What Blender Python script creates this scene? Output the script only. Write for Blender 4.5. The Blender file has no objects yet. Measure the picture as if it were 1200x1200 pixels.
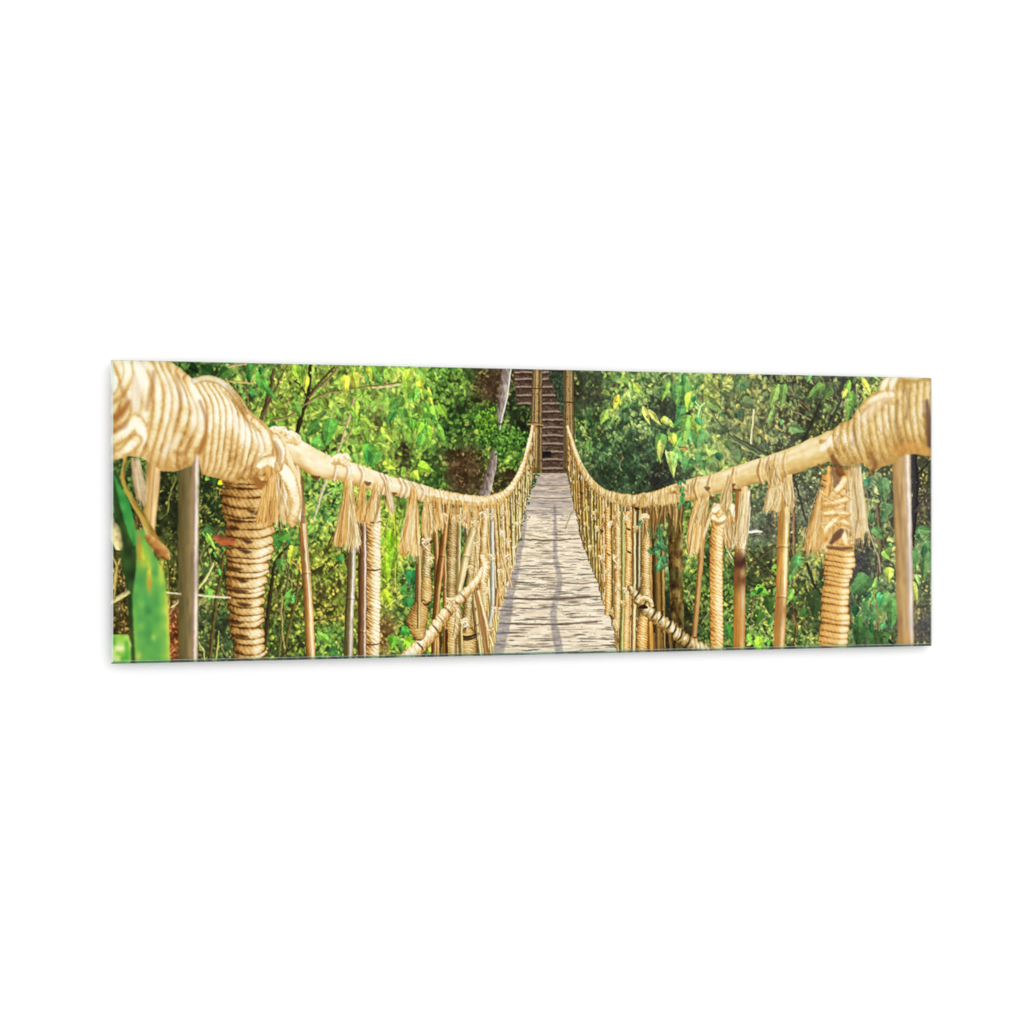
# A frameless glass wall print (a panoramic photo of a bamboo rope bridge printed behind glass)
# hanging a few millimetres in front of a white wall.  The printed motif is drawn by the code below,
# shape by shape, into flat ink areas of the print; every motif area becomes its own flat mesh.
import math
import numpy as np
np.random.seed(7)
R = np.random.RandomState(11)

# ------------------------------------------------------------------ drawing of the printed motif
S = 2.0
X0, Y0, X1, Y1 = 124, 414, 1098, 784
W, H = int((X1 - X0) * S), int((Y1 - Y0) * S)
IMG = np.zeros((H, W, 3), np.float32)
IDB = np.zeros((H, W), np.int16)
NAMES = ['printed_foliage']


def new_id(name):
    NAMES.append(name)
    return len(NAMES) - 1


def win(x0, y0, x1, y1):
    i0 = max(0, int((x0 - X0) * S)); i1 = min(W, int((x1 - X0) * S) + 2)
    j0 = max(0, int((y0 - Y0) * S)); j1 = min(H, int((y1 - Y0) * S) + 2)
    if i1 <= i0 or j1 <= j0:
        return None
    xs = (np.arange(i0, i1, dtype=np.float32) + .5) / S + X0
    ys = (np.arange(j0, j1, dtype=np.float32) + .5) / S + Y0
    return (slice(j0, j1), slice(i0, i1)), xs[None, :], ys[:, None]


def blend(sl, col, a, pid=None):
    a = np.clip(a, 0, 1)
    dst = IMG[sl]
    dst += (np.asarray(col, np.float32) - dst) * a[..., None]
    if pid is not None:
        v = IDB[sl]
        v[a > .5] = pid


_LAT = np.random.RandomState(5).rand(257, 257).astype(np.float32)


def vn(x, y, k=0):
    x = np.asarray(x, np.float32) + k * 17.37 + 1000.
    y = np.asarray(y, np.float32) + k * 9.71 + 1000.
    xi = np.floor(x).astype(np.int64); yi = np.floor(y).astype(np.int64)
    fx = x - xi; fy = y - yi
    fx = fx * fx * (3 - 2 * fx); fy = fy * fy * (3 - 2 * fy)
    xi &= 255; yi &= 255
    a = _LAT[yi, xi]; b = _LAT[yi, xi + 1]; c = _LAT[yi + 1, xi]; d = _LAT[yi + 1, xi + 1]
    return (a + (b - a) * fx) * (1 - fy) + (c + (d - c) * fx) * fy


def ramp(v, stops):
    xs = [s[0] for s in stops]
    return np.stack([np.interp(v, xs, [s[1][c] for s in stops]) for c in range(3)], -1).astype(np.float32)


def smooth(pts, n=6):
    P = np.asarray(pts, float)
    if len(P) < 3 or n <= 1:
        return P
    Q = np.vstack([2 * P[0] - P[1], P, 2 * P[-1] - P[-2]])
    out = []
    for i in range(1, len(Q) - 2):
        for k in range(n):
            t = k / n
            out.append(.5 * ((2 * Q[i]) + (-Q[i - 1] + Q[i + 1]) * t + (2 * Q[i - 1] - 5 * Q[i] + 4 * Q[i + 1] - Q[i + 2]) * t * t
                             + (-Q[i - 1] + 3 * Q[i] - 3 * Q[i + 1] + Q[i + 2]) * t ** 3))
    out.append(P[-1])
    return np.array(out)


def tube(pts, shader, pid=None, n=6, soft=.5, edge=None, flat=True, alpha=1.):
    """pts: (x, y, half width); shader(s, t, xx, yy) -> rgb; t>0 below a left-to-right run, right of a bottom-to-top run"""
    P = smooth(pts, n)
    m = P[:, 2].max() * 1.25 + 2 + soft
    w = win(P[:, 0].min() - m, P[:, 1].min() - m, P[:, 0].max() + m, P[:, 1].max() + m)
    if w is None:
        return
    sl, xs, ys = w
    shp = (ys.shape[0], xs.shape[1])
    best = np.full(shp, 1e9, np.float32); T = np.zeros(shp, np.float32)
    Sx = np.zeros(shp, np.float32); Rr = np.ones(shp, np.float32)
    s0 = 0.
    nseg = len(P) - 1
    for k in range(nseg):
        a, b = P[k], P[k + 1]
        dx, dy = b[0] - a[0], b[1] - a[1]
        L = math.hypot(dx, dy)
        if L < 1e-6:
            continue
        i0 = int(max(0, (min(a[0], b[0]) - m - xs[0, 0]) * S)); i1 = int(min(shp[1], (max(a[0], b[0]) + m - xs[0, 0]) * S + 1))
        j0 = int(max(0, (min(a[1], b[1]) - m - ys[0, 0]) * S)); j1 = int(min(shp[0], (max(a[1], b[1]) + m - ys[0, 0]) * S + 1))
        if i1 <= i0 or j1 <= j0:
            s0 += L
            continue
        px = xs[:, i0:i1] - a[0]; py = ys[j0:j1] - a[1]
        u = (px * dx + py * dy) / (L * L)
        uc = np.clip(u, 0, 1)
        d = np.hypot(px - uc * dx, py - uc * dy)
        cr = (dx * py - dy * px) / L
        if flat:
            if k == 0:
                d = np.where(u < -.5 / L, 1e8, d)
            if k == nseg - 1:
                d = np.where(u > 1 + .5 / L, 1e8, d)
        B = best[j0:j1, i0:i1]
        mk = d < B
        B[mk] = d[mk]
        T[j0:j1, i0:i1][mk] = np.where(cr >= 0, d, -d)[mk]
        Sx[j0:j1, i0:i1][mk] = (s0 + uc * L)[mk]
        Rr[j0:j1, i0:i1][mk] = (a[2] + (b[2] - a[2]) * uc)[mk]
        s0 += L
    rad = Rr * (edge(Sx, T) if edge else 1.)
    al = np.clip((rad - best) / max(soft, .25) + .5, 0, 1) * alpha
    t = np.clip(T / np.maximum(rad, .3), -1, 1)
    col = shader(Sx, t, xs + 0 * ys, ys + 0 * xs)
    if isinstance(col, tuple):
        col, am = col
        al = al * am
    blend(sl, col, al, pid)


def stick(pts, col, pid=None, dark=.55, light=1.25, n=4, soft=.6, alpha=1.):
    c = np.array(col, np.float32)

    def sh(s, t, x, y):
        k = dark + (light - dark) * np.clip(.5 + .5 * np.sin((t + .3) * 1.6), 0, 1) + (vn(s / 3., t * 1.5, 3) - .5) * .25
        return np.clip(c * k[..., None], 0, 255)
    tube(pts, sh, pid, n, soft, alpha=alpha, flat=soft < 1.1)


ROPE_L = [(0, (50, 30, 12)), (.2, (124, 80, 32)), (.42, (202, 154, 84)), (.62, (234, 200, 136)), (.8, (250, 232, 184)), (1, (255, 251, 232))]
ROPE_R = [(0, (58, 38, 20)), (.2, (128, 84, 38)), (.42, (192, 148, 76)), (.62, (224, 188, 114)), (.8, (240, 217, 160)), (1, (255, 246, 222))]
ROPE_O = [(0, (70, 40, 15)), (.2, (140, 82, 30)), (.42, (206, 150, 70)), (.62, (236, 190, 112)), (.8, (250, 222, 158)), (1, (255, 246, 215))]
ROPE_G = [(0, (48, 36, 18)), (.2, (104, 78, 38)), (.42, (160, 126, 68)), (.62, (202, 170, 106)), (.8, (232, 210, 158)), (1, (252, 244, 220))]


def h01(u, k=0):
    v = np.sin(np.floor(u) * 12.9898 + k * 4.1) * 43758.5453
    return v - np.floor(v)


def wrap_sh(period, rp, slant=.3, bow=.25, tw=5., twa=.10, top=(.95, .3), gain=1., groove=.5, seed=0, peak=-.35, rnd=.16, nz=.16):
    """rope wound round a core: grooves between turns, twisted yarn inside each turn"""
    def sh(s, t, x, y):
        u = s / period + slant * t + bow * t * t + (vn(s / (period * 2.5), t * .8, seed) - .5) * .7
        fr = u - np.floor(u)
        h = np.sqrt(np.clip(1 - (2 * fr - 1) ** 2, 0, 1))
        cyl = top[1] + (top[0] - top[1]) * np.exp(-((t - peak) / .75) ** 2)
        v = cyl * (1 - groove + groove * h) + rnd * (h01(u, seed) - .5)
        v += twa * np.sin(2 * math.pi * (t * tw + fr * 1.1 + h01(u, seed + 1))) * h
        v += nz * (vn(x / 1.4, y / 1.4, seed + 2) - .5) + .12 * (vn(x / 7., y / 7., seed + 3) - .5)
        v -= .25 * np.clip(np.abs(t) - .82, 0, 1) / .18 * .8
        return ramp(v * gain, rp)
    return sh


def bamboo_sh(c_dark, c_mid, c_light, hi=.55, hw=.22, nodes=(), seed=0, rim=None, burn=None, streak=.14):
    d, m, l = [np.array(c, np.float32) for c in (c_dark, c_mid, c_light)]

    def sh(s, t, x, y):
        k = np.clip((t + 1) / (hi + 1), 0, 1)
        c = d + (m - d) * (k ** 1.2)[..., None]
        g = np.exp(-((t - hi) / hw) ** 2)
        c = c + (l - c) * g[..., None]
        c = c * (1 - .3 * np.clip((t - .85) / .15, 0, 1))[..., None]
        f = 1 + streak * 2 * (vn(t * 4.5, s / 26., seed) - .5) + .12 * (vn(t * 2, s / 9., seed + 5) - .5)
        for ny in nodes:
            dd = y - ny - 1.0 * t * t
            f = f * (1 - .24 * np.exp(-(dd / .9) ** 2)) * (1 + .12 * np.exp(-((dd + 2.2) / 1.2) ** 2))
        c = c * f[..., None]
        if rim is not None:
            g2 = np.exp(-((t - rim[0]) / .09) ** 2)
            c = c + (np.array(rim[1], np.float32) - c) * (g2 * .75)[..., None]
        if burn is not None:
            for (by, bs, bc, ba) in burn:
                g3 = np.exp(-((y - by) / bs) ** 2) * ba * (.6 + .6 * vn(t * 2, y / 8., seed + 8))
                c = c + (np.array(bc, np.float32) - c) * np.clip(g3, 0, 1)[..., None]
        return np.clip(c, 0, 255)
    return sh


def bumpy(period, amp=.06, seed=0):
    def e(s, T):
        return 1 + amp * (np.abs(np.sin(math.pi * (s / period + (T > 0) * .5))) - .5) * 2 + amp * 1.5 * (vn(s / 4., (T > 0) * 3., seed) - .5)
    return e


def post(pts, sh, pid=None, **k):
    tube(list(reversed(pts)), sh, pid, **k)


def frayed(seed, end, rag=6.):
    """alpha cut with a ragged lower end"""
    return lambda s, t, x, y: np.clip((end - rag * vn(t * 6, 0 * s, seed) - y) / 1.2 + 1, 0, 1)


def tassel(top, bot, w0, w1, rp, pid, n=40, seed=0, mid=None, gain=1.):
    """loose rope ends: a bundle of fibres that opens downwards"""
    rs = np.random.RandomState(seed + 100)
    jx = rs.uniform(-2.5, 2.5) * min(1, w1 / 8)
    bot = (bot[0] + jx * .6, bot[1] + rs.uniform(-3, 3))
    mid = mid or ((top[0] + bot[0]) / 2, (top[1] + bot[1]) / 2, (w0 * .45 + w1 * .55))

    def sh(s, t, x, y):
        v = .62 - .38 * t * -1 * .35 + .42 * (vn(t * 5.5 + seed, s / 22., seed) - .5) + .3 * (vn(t * 13., s / 9., seed + 1) - .5)
        v = v - .18 * np.clip(-t - .5, 0, .5) * 2 + .10 * np.clip(t, 0, 1) + .12 * (vn(x / 5, y / 5, seed + 4) - .5)
        return ramp(v * gain, rp), frayed(seed, bot[1], (bot[1] - top[1]) * .16)(s, t, x, y) * np.clip((y - top[1]) / 7 + .3, 0, 1)
    tube([(top[0], top[1], w0 * .8), (mid[0] * .35 + top[0] * .65, mid[1] * .35 + top[1] * .65, w0 * .85), mid, (bot[0], bot[1] * .8 + mid[1] * .2, w1), (bot[0], bot[1], w1 * .86)], sh_flip(sh), pid, n=5, soft=1.)
    for k in range(n):
        a = rs.uniform(-1, 1)
        v = rs.choice([.15, .35, .55, .75, .9, 1.], p=[.08, .2, .25, .22, .15, .1]) * gain
        c = ramp(np.array([v]), rp)[0]
        e = bot[1] - rs.uniform(-4, .3 * (bot[1] - top[1]))
        y0 = top[1] + rs.uniform(2, .5 * (bot[1] - top[1])); u0 = (y0 - top[1]) / (bot[1] - top[1])
        xa = lambda u, q: top[0] + (bot[0] - top[0]) * u + a * (w0 + (w1 - w0) * u ** 1.2) * .9 + q
        m_ = (u0 + 1) / 2
        stick([(xa(u0, 0), y0, .4), (xa(m_, rs.normal(0, 2.2)), (y0 + e) / 2, .6),
               (xa(1, rs.normal(0, 2.)), e, .5)], c, pid, .9, 1.05, n=3, soft=.9, alpha=.55)


def sh_flip(f):
    return lambda s, t, x, y: f(s, -t, x, y)


def leaf(x, y, L, w, ang, col, seed=0, heart=False, vein=.18, pid=None, soft=.45, fold=.14):
    ca, sa = math.cos(ang), math.sin(ang)
    m = w + 1.5
    x2, y2 = x + ca * L, y + sa * L
    q = win(min(x, x2) - m, min(y, y2) - m, max(x, x2) + m, max(y, y2) + m)
    if q is None:
        return
    sl, xs, ys = q
    px = xs - x; py = ys - y
    a = (px * ca + py * sa) / L; b = -px * sa + py * ca
    ac = np.clip(a, 0, 1)
    prof = np.abs(np.sin(math.pi * ac ** (.45 if heart else .68))) ** (.8 if heart else 1.)
    al = np.clip((w * prof - np.abs(b)) / soft + .5, 0, 1) * (a > 0) * (a < 1)
    f = 1 + fold * np.clip(b * 2, -1, 1) * (1 if seed % 2 else -1) + (.5 - ac) * .22
    if L > 7:
        f = f + .34 * (vn(xs / 3.2, ys / 3.2, seed) - .5) + .22 * (vn(xs / 1.3, ys / 1.3, seed + 3) - .5)
        al = al * np.clip(1.15 - .9 * (vn(xs / 4.5, ys / 4.5, seed + 7) > .86), 0, 1)
        f = f + vein * np.exp(-(b / .45) ** 2) - .05 * np.abs(np.sin((a * 9 - np.abs(b) / w * 1.5) * math.pi)) ** 6
    c = np.clip(np.array(col, np.float32) * f[..., None], 0, 255)
    blend(sl, c, al, pid)


# ---- colour zones of the foliage, glass haze mixed into the right-hand ones: x, y, dark, mid, light, leaf length, coverage, hanging 0..1
Z = [
 (185, 432, (30, 45, 22), (60, 110, 45), (120, 180, 75), 9, .5, .6), (215, 436, (14, 30, 14), (32, 84, 36), (80, 150, 62), 8, .45, .6),
 (285, 450, (28, 50, 25), (62, 125, 55), (135, 200, 85), 9, .55, .5), (330, 470, (48, 66, 22), (92, 150, 48), (165, 215, 85), 8, .6, .4),
 (390, 480, (40, 62, 25), (88, 158, 55), (160, 215, 85), 12, .65, .5), (370, 530, (28, 50, 25), (75, 145, 52), (150, 208, 80), 9, .6, .5),
 (425, 520, (48, 48, 28), (88, 160, 55), (150, 212, 80), 12, .6, .6), (470, 450, (30, 60, 28), (88, 165, 62), (165, 222, 92), 15, .75, .9),
 (465, 545, (42, 36, 24), (70, 130, 48), (150, 205, 80), 10, .45, .7), (495, 500, (22, 40, 18), (70, 145, 50), (150, 215, 80), 12, .6, .9),
 (530, 445, (25, 48, 20), (62, 130, 45), (125, 195, 72), 7, .55, .5), (525, 495, (14, 34, 14), (36, 88, 34), (80, 150, 52), 6, .42, .5),
 (565, 490, (16, 38, 14), (52, 120, 40), (125, 198, 68), 7, .5, .7), (540, 552, (40, 30, 18), (84, 70, 44), (150, 125, 85), 3, .35, .2),
 (505, 560, (18, 42, 16), (42, 98, 36), (110, 180, 60), 7, .45, .4), (577, 455, (40, 30, 20), (70, 62, 40), (130, 130, 70), 4, .3, .3),
 (606, 470, (16, 30, 16), (34, 66, 34), (85, 125, 62), 5, .4, .4), (610, 510, (12, 24, 12), (34, 78, 32), (110, 175, 65), 6, .35, .5),
 (598, 535, (16, 40, 14), (55, 125, 40), (130, 200, 65), 7, .55, .7), (590, 565, (28, 28, 16), (62, 80, 36), (130, 150, 70), 4, .35, .4),
 (685, 455, (26, 34, 28), (56, 84, 52), (125, 165, 80), 5, .4, .4), (692, 500, (22, 44, 26), (55, 112, 55), (135, 195, 90), 6, .5, .4),
 (730, 460, (32, 60, 36), (82, 150, 78), (165, 215, 100), 9, .62, .5), (715, 520, (24, 52, 34), (62, 122, 75), (130, 190, 115), 6, .5, .3),
 (750, 500, (26, 54, 34), (66, 125, 78), (140, 200, 110), 6, .5, .4), (740, 545, (20, 42, 28), (48, 96, 62), (95, 155, 100), 4, .42, .2),
 (710, 570, (24, 38, 28), (46, 82, 54), (90, 140, 90), 3.5, .35, .2), (790, 475, (26, 36, 28), (48, 92, 58), (100, 155, 105), 4, .38, .2),
 (775, 562, (16, 22, 18), (44, 74, 52), (95, 140, 95), 3.5, .32, .2), (757, 525, (22, 42, 30), (52, 100, 64), (110, 165, 105), 4, .4, .2),
 (805, 450, (34, 66, 42), (80, 152, 82), (155, 212, 105), 13, .7, .9), (825, 510, (36, 66, 42), (82, 150, 82), (160, 212, 105), 15, .7, .9),
 (835, 450, (50, 72, 40), (92, 145, 72), (180, 210, 95), 8, .6, .5), (862, 495, (46, 60, 44), (76, 112, 74), (155, 182, 100), 10, .45, .7),
 (875, 455, (40, 54, 38), (80, 120, 78), (170, 200, 95), 9, .5, .6), (895, 500, (40, 52, 38), (72, 108, 70), (160, 175, 95), 8, .45, .7),
 (925, 460, (30, 36, 26), (70, 110, 68), (150, 188, 95), 7, .48, .5), (920, 515, (36, 52, 38), (82, 125, 82), (165, 200, 125), 5, .5, .4),
 (960, 480, (28, 34, 24), (64, 110, 62), (145, 192, 85), 6, .45, .5), (960, 505, (22, 28, 16), (58, 95, 40), (175, 205, 70), 5, .42, .5),
 (995, 455, (42, 44, 44), (78, 125, 75), (150, 202, 98), 7, .4, .8), (1015, 452, (36, 50, 32), (90, 150, 70), (175, 220, 100), 8, .5, .8),
 (143, 560, (20, 40, 20), (45, 95, 45), (90, 150, 60), 8, .4, .7), (145, 700, (26, 28, 12), (88, 88, 36), (176, 160, 88), 5, .4, .5),
 (196, 590, (14, 24, 12), (46, 70, 30), (150, 172, 70), 4, .32, .5), (196, 660, (22, 30, 12), (70, 100, 35), (180, 200, 80), 4, .4, .5),
 (198, 745, (70, 32, 14), (160, 92, 46), (238, 160, 100), 4, .5, .4), (245, 585, (14, 28, 14), (36, 68, 34), (150, 175, 60), 5, .35, .5),
 (245, 660, (28, 42, 18), (66, 118, 50), (150, 195, 85), 6, .48, .6), (248, 740, (24, 44, 26), (58, 100, 55), (140, 182, 85), 6, .45, .6),
 (335, 620, (24, 44, 20), (66, 135, 58), (150, 205, 80), 9, .55, .5), (335, 700, (26, 36, 12), (78, 128, 42), (176, 206, 74), 5, .5, .5),
 (330, 755, (22, 40, 18), (66, 115, 45), (160, 195, 75), 6, .45, .5), (385, 595, (20, 58, 32), (82, 162, 68), (172, 222, 85), 9, .6, .6),
 (390, 660, (40, 50, 18), (105, 160, 48), (205, 225, 82), 6, .65, .5), (390, 705, (44, 50, 16), (118, 160, 44), (220, 226, 85), 5, .65, .5),
 (388, 755, (22, 52, 26), (78, 148, 56), (170, 212, 75), 6, .5, .5), (455, 635, (52, 92, 20), (112, 182, 45), (188, 228, 75), 8, .85, .7),
 (460, 690, (50, 80, 22), (110, 170, 48), (190, 222, 80), 7, .7, .6), (478, 690, (20, 52, 30), (46, 125, 72), (130, 195, 70), 8, .5, .6),
 (452, 745, (58, 40, 20), (120, 100, 50), (206, 188, 115), 4, .4, .5), (470, 750, (30, 60, 24), (84, 165, 60), (160, 218, 75), 7, .6, .5),
 (510, 660, (26, 46, 16), (90, 150, 50), (170, 210, 80), 5, .5, .5), (540, 650, (15, 40, 20), (40, 100, 45), (110, 170, 60), 5, .4, .5),
 (770, 650, (36, 60, 40), (76, 140, 86), (140, 190, 110), 9, .55, .7), (780, 740, (22, 20, 14), (50, 45, 28), (110, 95, 55), 4, .3, .4),
 (812, 620, (28, 52, 22), (72, 140, 50), (182, 216, 70), 6, .5, .5), (822, 690, (18, 36, 14), (58, 122, 42), (168, 215, 72), 5, .5, .5),
 (855, 690, (20, 42, 18), (68, 145, 52), (160, 215, 80), 6, .55, .5), (856, 745, (16, 42, 20), (50, 115, 50), (120, 190, 75), 7, .5, .6),
 (850, 590, (34, 66, 40), (80, 150, 60), (150, 205, 80), 8, .5, .5), (890, 615, (46, 64, 54), (84, 122, 90), (150, 182, 125), 4, .4, .4),
 (890, 670, (24, 34, 14), (70, 116, 42), (182, 206, 72), 5, .45, .5), (890, 740, (26, 48, 20), (74, 152, 60), (170, 216, 80), 8, .6, .7),
 (935, 600, (48, 62, 50), (102, 142, 104), (192, 212, 165), 3, .5, .4), (940, 650, (34, 40, 18), (88, 140, 72), (186, 206, 76), 7, .5, .5),
 (945, 710, (24, 34, 14), (60, 112, 42), (185, 208, 62), 5, .45, .5), (940, 755, (26, 46, 16), (80, 145, 55), (160, 210, 80), 6, .6, .4),
 (1005, 640, (42, 42, 46), (62, 76, 62), (120, 160, 90), 6, .25, .5), (1020, 590, (44, 62, 50), (80, 130, 95), (150, 192, 122), 8, .5, .5),
 (1035, 640, (40, 56, 40), (84, 135, 82), (170, 205, 110), 6, .5, .5), (1022, 700, (30, 52, 36), (66, 128, 84), (122, 182, 112), 10, .5, .4),
 (1020, 755, (20, 42, 20), (46, 92, 50), (100, 150, 82), 12, .5, .6), (1080, 555, (28, 38, 28), (70, 84, 46), (200, 210, 90), 4, .38, .5),
 (1080, 600, (40, 40, 44), (84, 100, 60), (200, 205, 120), 4, .3, .5), (1082, 640, (36, 66, 46), (62, 125, 80), (112, 175, 112), 12, .55, .5),
 (1080, 690, (44, 60, 46), (76, 112, 72), (185, 205, 120), 5, .45, .6), (1080, 730, (58, 60, 62), (78, 88, 74), (212, 226, 105), 4, .3, .6),
]
ZX = np.array([z[0] for z in Z], np.float32); ZY = np.array([z[1] for z in Z], np.float32)
ZD = np.array([list(z[2]) + list(z[3]) + list(z[4]) + [z[5], z[6], z[7]] for z in Z], np.float32)


def zone(x, y):
    x = np.atleast_1d(x).astype(np.float32); y = np.atleast_1d(y).astype(np.float32)
    d2 = (x[:, None] - ZX) ** 2 + (y[:, None] - ZY) ** 2
    w = 1 / (d2 + 40) ** 2.2
    return (w @ ZD) / w.sum(1, keepdims=True)


# base tone
def paint_base():
    gx = np.arange(X0, X1 + 5, 4); gy = np.arange(Y0, Y1 + 5, 4)
    A, B = np.meshgrid(gx, gy)
    D = zone(A.ravel(), B.ravel())[:, :6].reshape(len(gy), len(gx), 6)
    fx = np.clip((np.arange(W) + .5) / S / 4, 0, len(gx) - 1.001); fy = np.clip((np.arange(H) + .5) / S / 4, 0, len(gy) - 1.001)
    i = fx.astype(int); j = fy.astype(int); u = (fx - i)[None, :, None]; v = (fy - j)[:, None, None]
    F = (D[j][:, i] * (1 - u) + D[j][:, i + 1] * u) * (1 - v) + (D[j + 1][:, i] * (1 - u) + D[j + 1][:, i + 1] * u) * v
    xs = ((np.arange(W) + .5) / S)[None, :]; ys = ((np.arange(H) + .5) / S)[:, None]
    n = .5 * vn(xs / 9, ys / 9, 1) + .3 * vn(xs / 3.5, ys / 3.5, 2) + .2 * vn(xs / 1.5, ys / 1.5, 3)
    k = np.clip((n - .36) * 2.4, 0, 1)[..., None]
    f = (.6 + .8 * vn(xs / 2.2, ys / 2.2, 4))[..., None]
    IMG[:] = (F[..., :3] * (1 - k) + F[..., 3:6] * .95 * k) * f


def paint_leaves(n, lo, hi, sc, seed, cov=1., box=None, spread=.5):
    rs = np.random.RandomState(seed)
    x = rs.uniform(X0, X1, n); y = rs.uniform(Y0 - 8, Y1, n)
    if box:
        x = rs.uniform(box[0], box[2], n); y = rs.uniform(box[1], box[3], n)
    zz = zone(x, y)
    cl = .55 * vn(x / 16, y / 16, seed) + .45 * vn(x / 6, y / 6, seed + 1)
    keep = rs.rand(n) < np.clip((cl - (1 - zz[:, 10]) * .75) * 4 * cov, 0.12, 1)
    br = np.clip(lo + (hi - lo) * (rs.rand(n) * spread + (1 - spread) * np.clip((cl - .25) * 2, 0, 1)), 0, 1.2)
    for i in np.nonzero(keep)[0]:
        z = zz[i]
        v = br[i]
        c = z[0:3] + (z[3:6] - z[0:3]) * (v / .5) if v < .5 else z[3:6] + (z[6:9] - z[3:6]) * min((v - .5) / .5, 1.15)
        c = c * rs.uniform(.86, 1.16) * np.array((1.06, 1.0, .9)) + rs.uniform(-9, 9, 3)
        if rs.rand() < .02:
            c = c * .4 + np.array((225, 215, 90)) * .6 * (v + .3)
        L = z[9] * sc * rs.uniform(.6, 1.35)
        hang = z[11]
        ang = rs.normal(math.pi / 2, .55) if rs.rand() < hang else rs.uniform(0, 2 * math.pi)
        leaf(x[i], y[i], L, L * rs.uniform(.2, .36), ang, np.clip(c, 4, 252), int(rs.randint(99)))


def twigs(n, seed, box, cols, lmin=15, lmax=50, w=.6, ang=None):
    rs = np.random.RandomState(seed)
    for k in range(n):
        x = rs.uniform(box[0], box[2]); y = rs.uniform(box[1], box[3])
        a = rs.normal(*(ang or (-1.57, .5)))
        L = rs.uniform(lmin, lmax)
        c = cols[rs.randint(len(cols))]
        b = rs.uniform(-.12, .12) * L
        mx, my = x + math.cos(a) * L / 2 - math.sin(a) * b, y + math.sin(a) * L / 2 + math.cos(a) * b
        ww = w * rs.uniform(.6, 1.5)
        stick([(x, y, ww), (mx, my, ww * .85), (x + math.cos(a) * L, y + math.sin(a) * L, ww * .6)], c, None, .6, 1.2, n=3)


def warp(amp, sc, seed, amp2=0., sc2=2.):
    """small irregular displacement so that nothing keeps a ruled outline"""
    global IMG, IDB
    xs = (np.arange(W, dtype=np.float32) / S)[None, :]; ys = (np.arange(H, dtype=np.float32) / S)[:, None]
    dx = (vn(xs / sc, ys / sc, seed) - .5) * 2 * amp; dy = (vn(xs / sc, ys / sc, seed + 1) - .5) * 2 * amp
    if amp2:
        dx += (vn(xs / sc2, ys / sc2, seed + 2) - .5) * 2 * amp2; dy += (vn(xs / sc2, ys / sc2, seed + 3) - .5) * 2 * amp2
    fx = np.clip((xs + dx) * S, 0, W - 1.001); fy = np.clip((ys + dy) * S, 0, H - 1.001)
    i = fx.astype(int); j = fy.astype(int); u = (fx - i)[..., None]; v = (fy - j)[..., None]
    IMG = ((IMG[j, i] * (1 - u) + IMG[j, i + 1] * u) * (1 - v) + (IMG[j + 1, i] * (1 - u) + IMG[j + 1, i + 1] * u) * v).astype(np.float32)
    IDB = IDB[np.round(fy).astype(int), np.round(fx).astype(int)]


def interp(pts, x):
    return float(np.interp(x, [p[0] for p in pts], [p[1] for p in pts]))


def draw_foliage():
    paint_base()
    paint_leaves(9000, .1, .75, .85, 21, 1.2)
    twigs(60, 31, (132, 600, 500, 786), [(70, 66, 28), (130, 120, 66), (50, 44, 20)], 20, 60, .7, (-1.35, .35))
    paint_leaves(14000, .25, 1.0, .8, 22, 1.1)
    twigs(45, 32, (230, 430, 480, 560), [(110, 90, 50), (66, 52, 30), (150, 135, 85)], 15, 45, .6, (-1.1, .6))
    twigs(50, 33, (800, 600, 1090, 760), [(60, 50, 25), (44, 40, 22), (120, 110, 60), (34, 38, 22)], 15, 50, .6, (-1.5, .7))
    twigs(40, 34, (850, 440, 1040, 540), [(60, 56, 40), (110, 110, 80), (48, 48, 36)], 12, 40, .6, (-1.0, .7))
    paint_leaves(13000, .35, 1.15, .85, 23, .9, spread=.75)
    # small sun flecks and holes
    paint_leaves(9000, .0, 1.1, .42, 24, .8, spread=1.)


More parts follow.
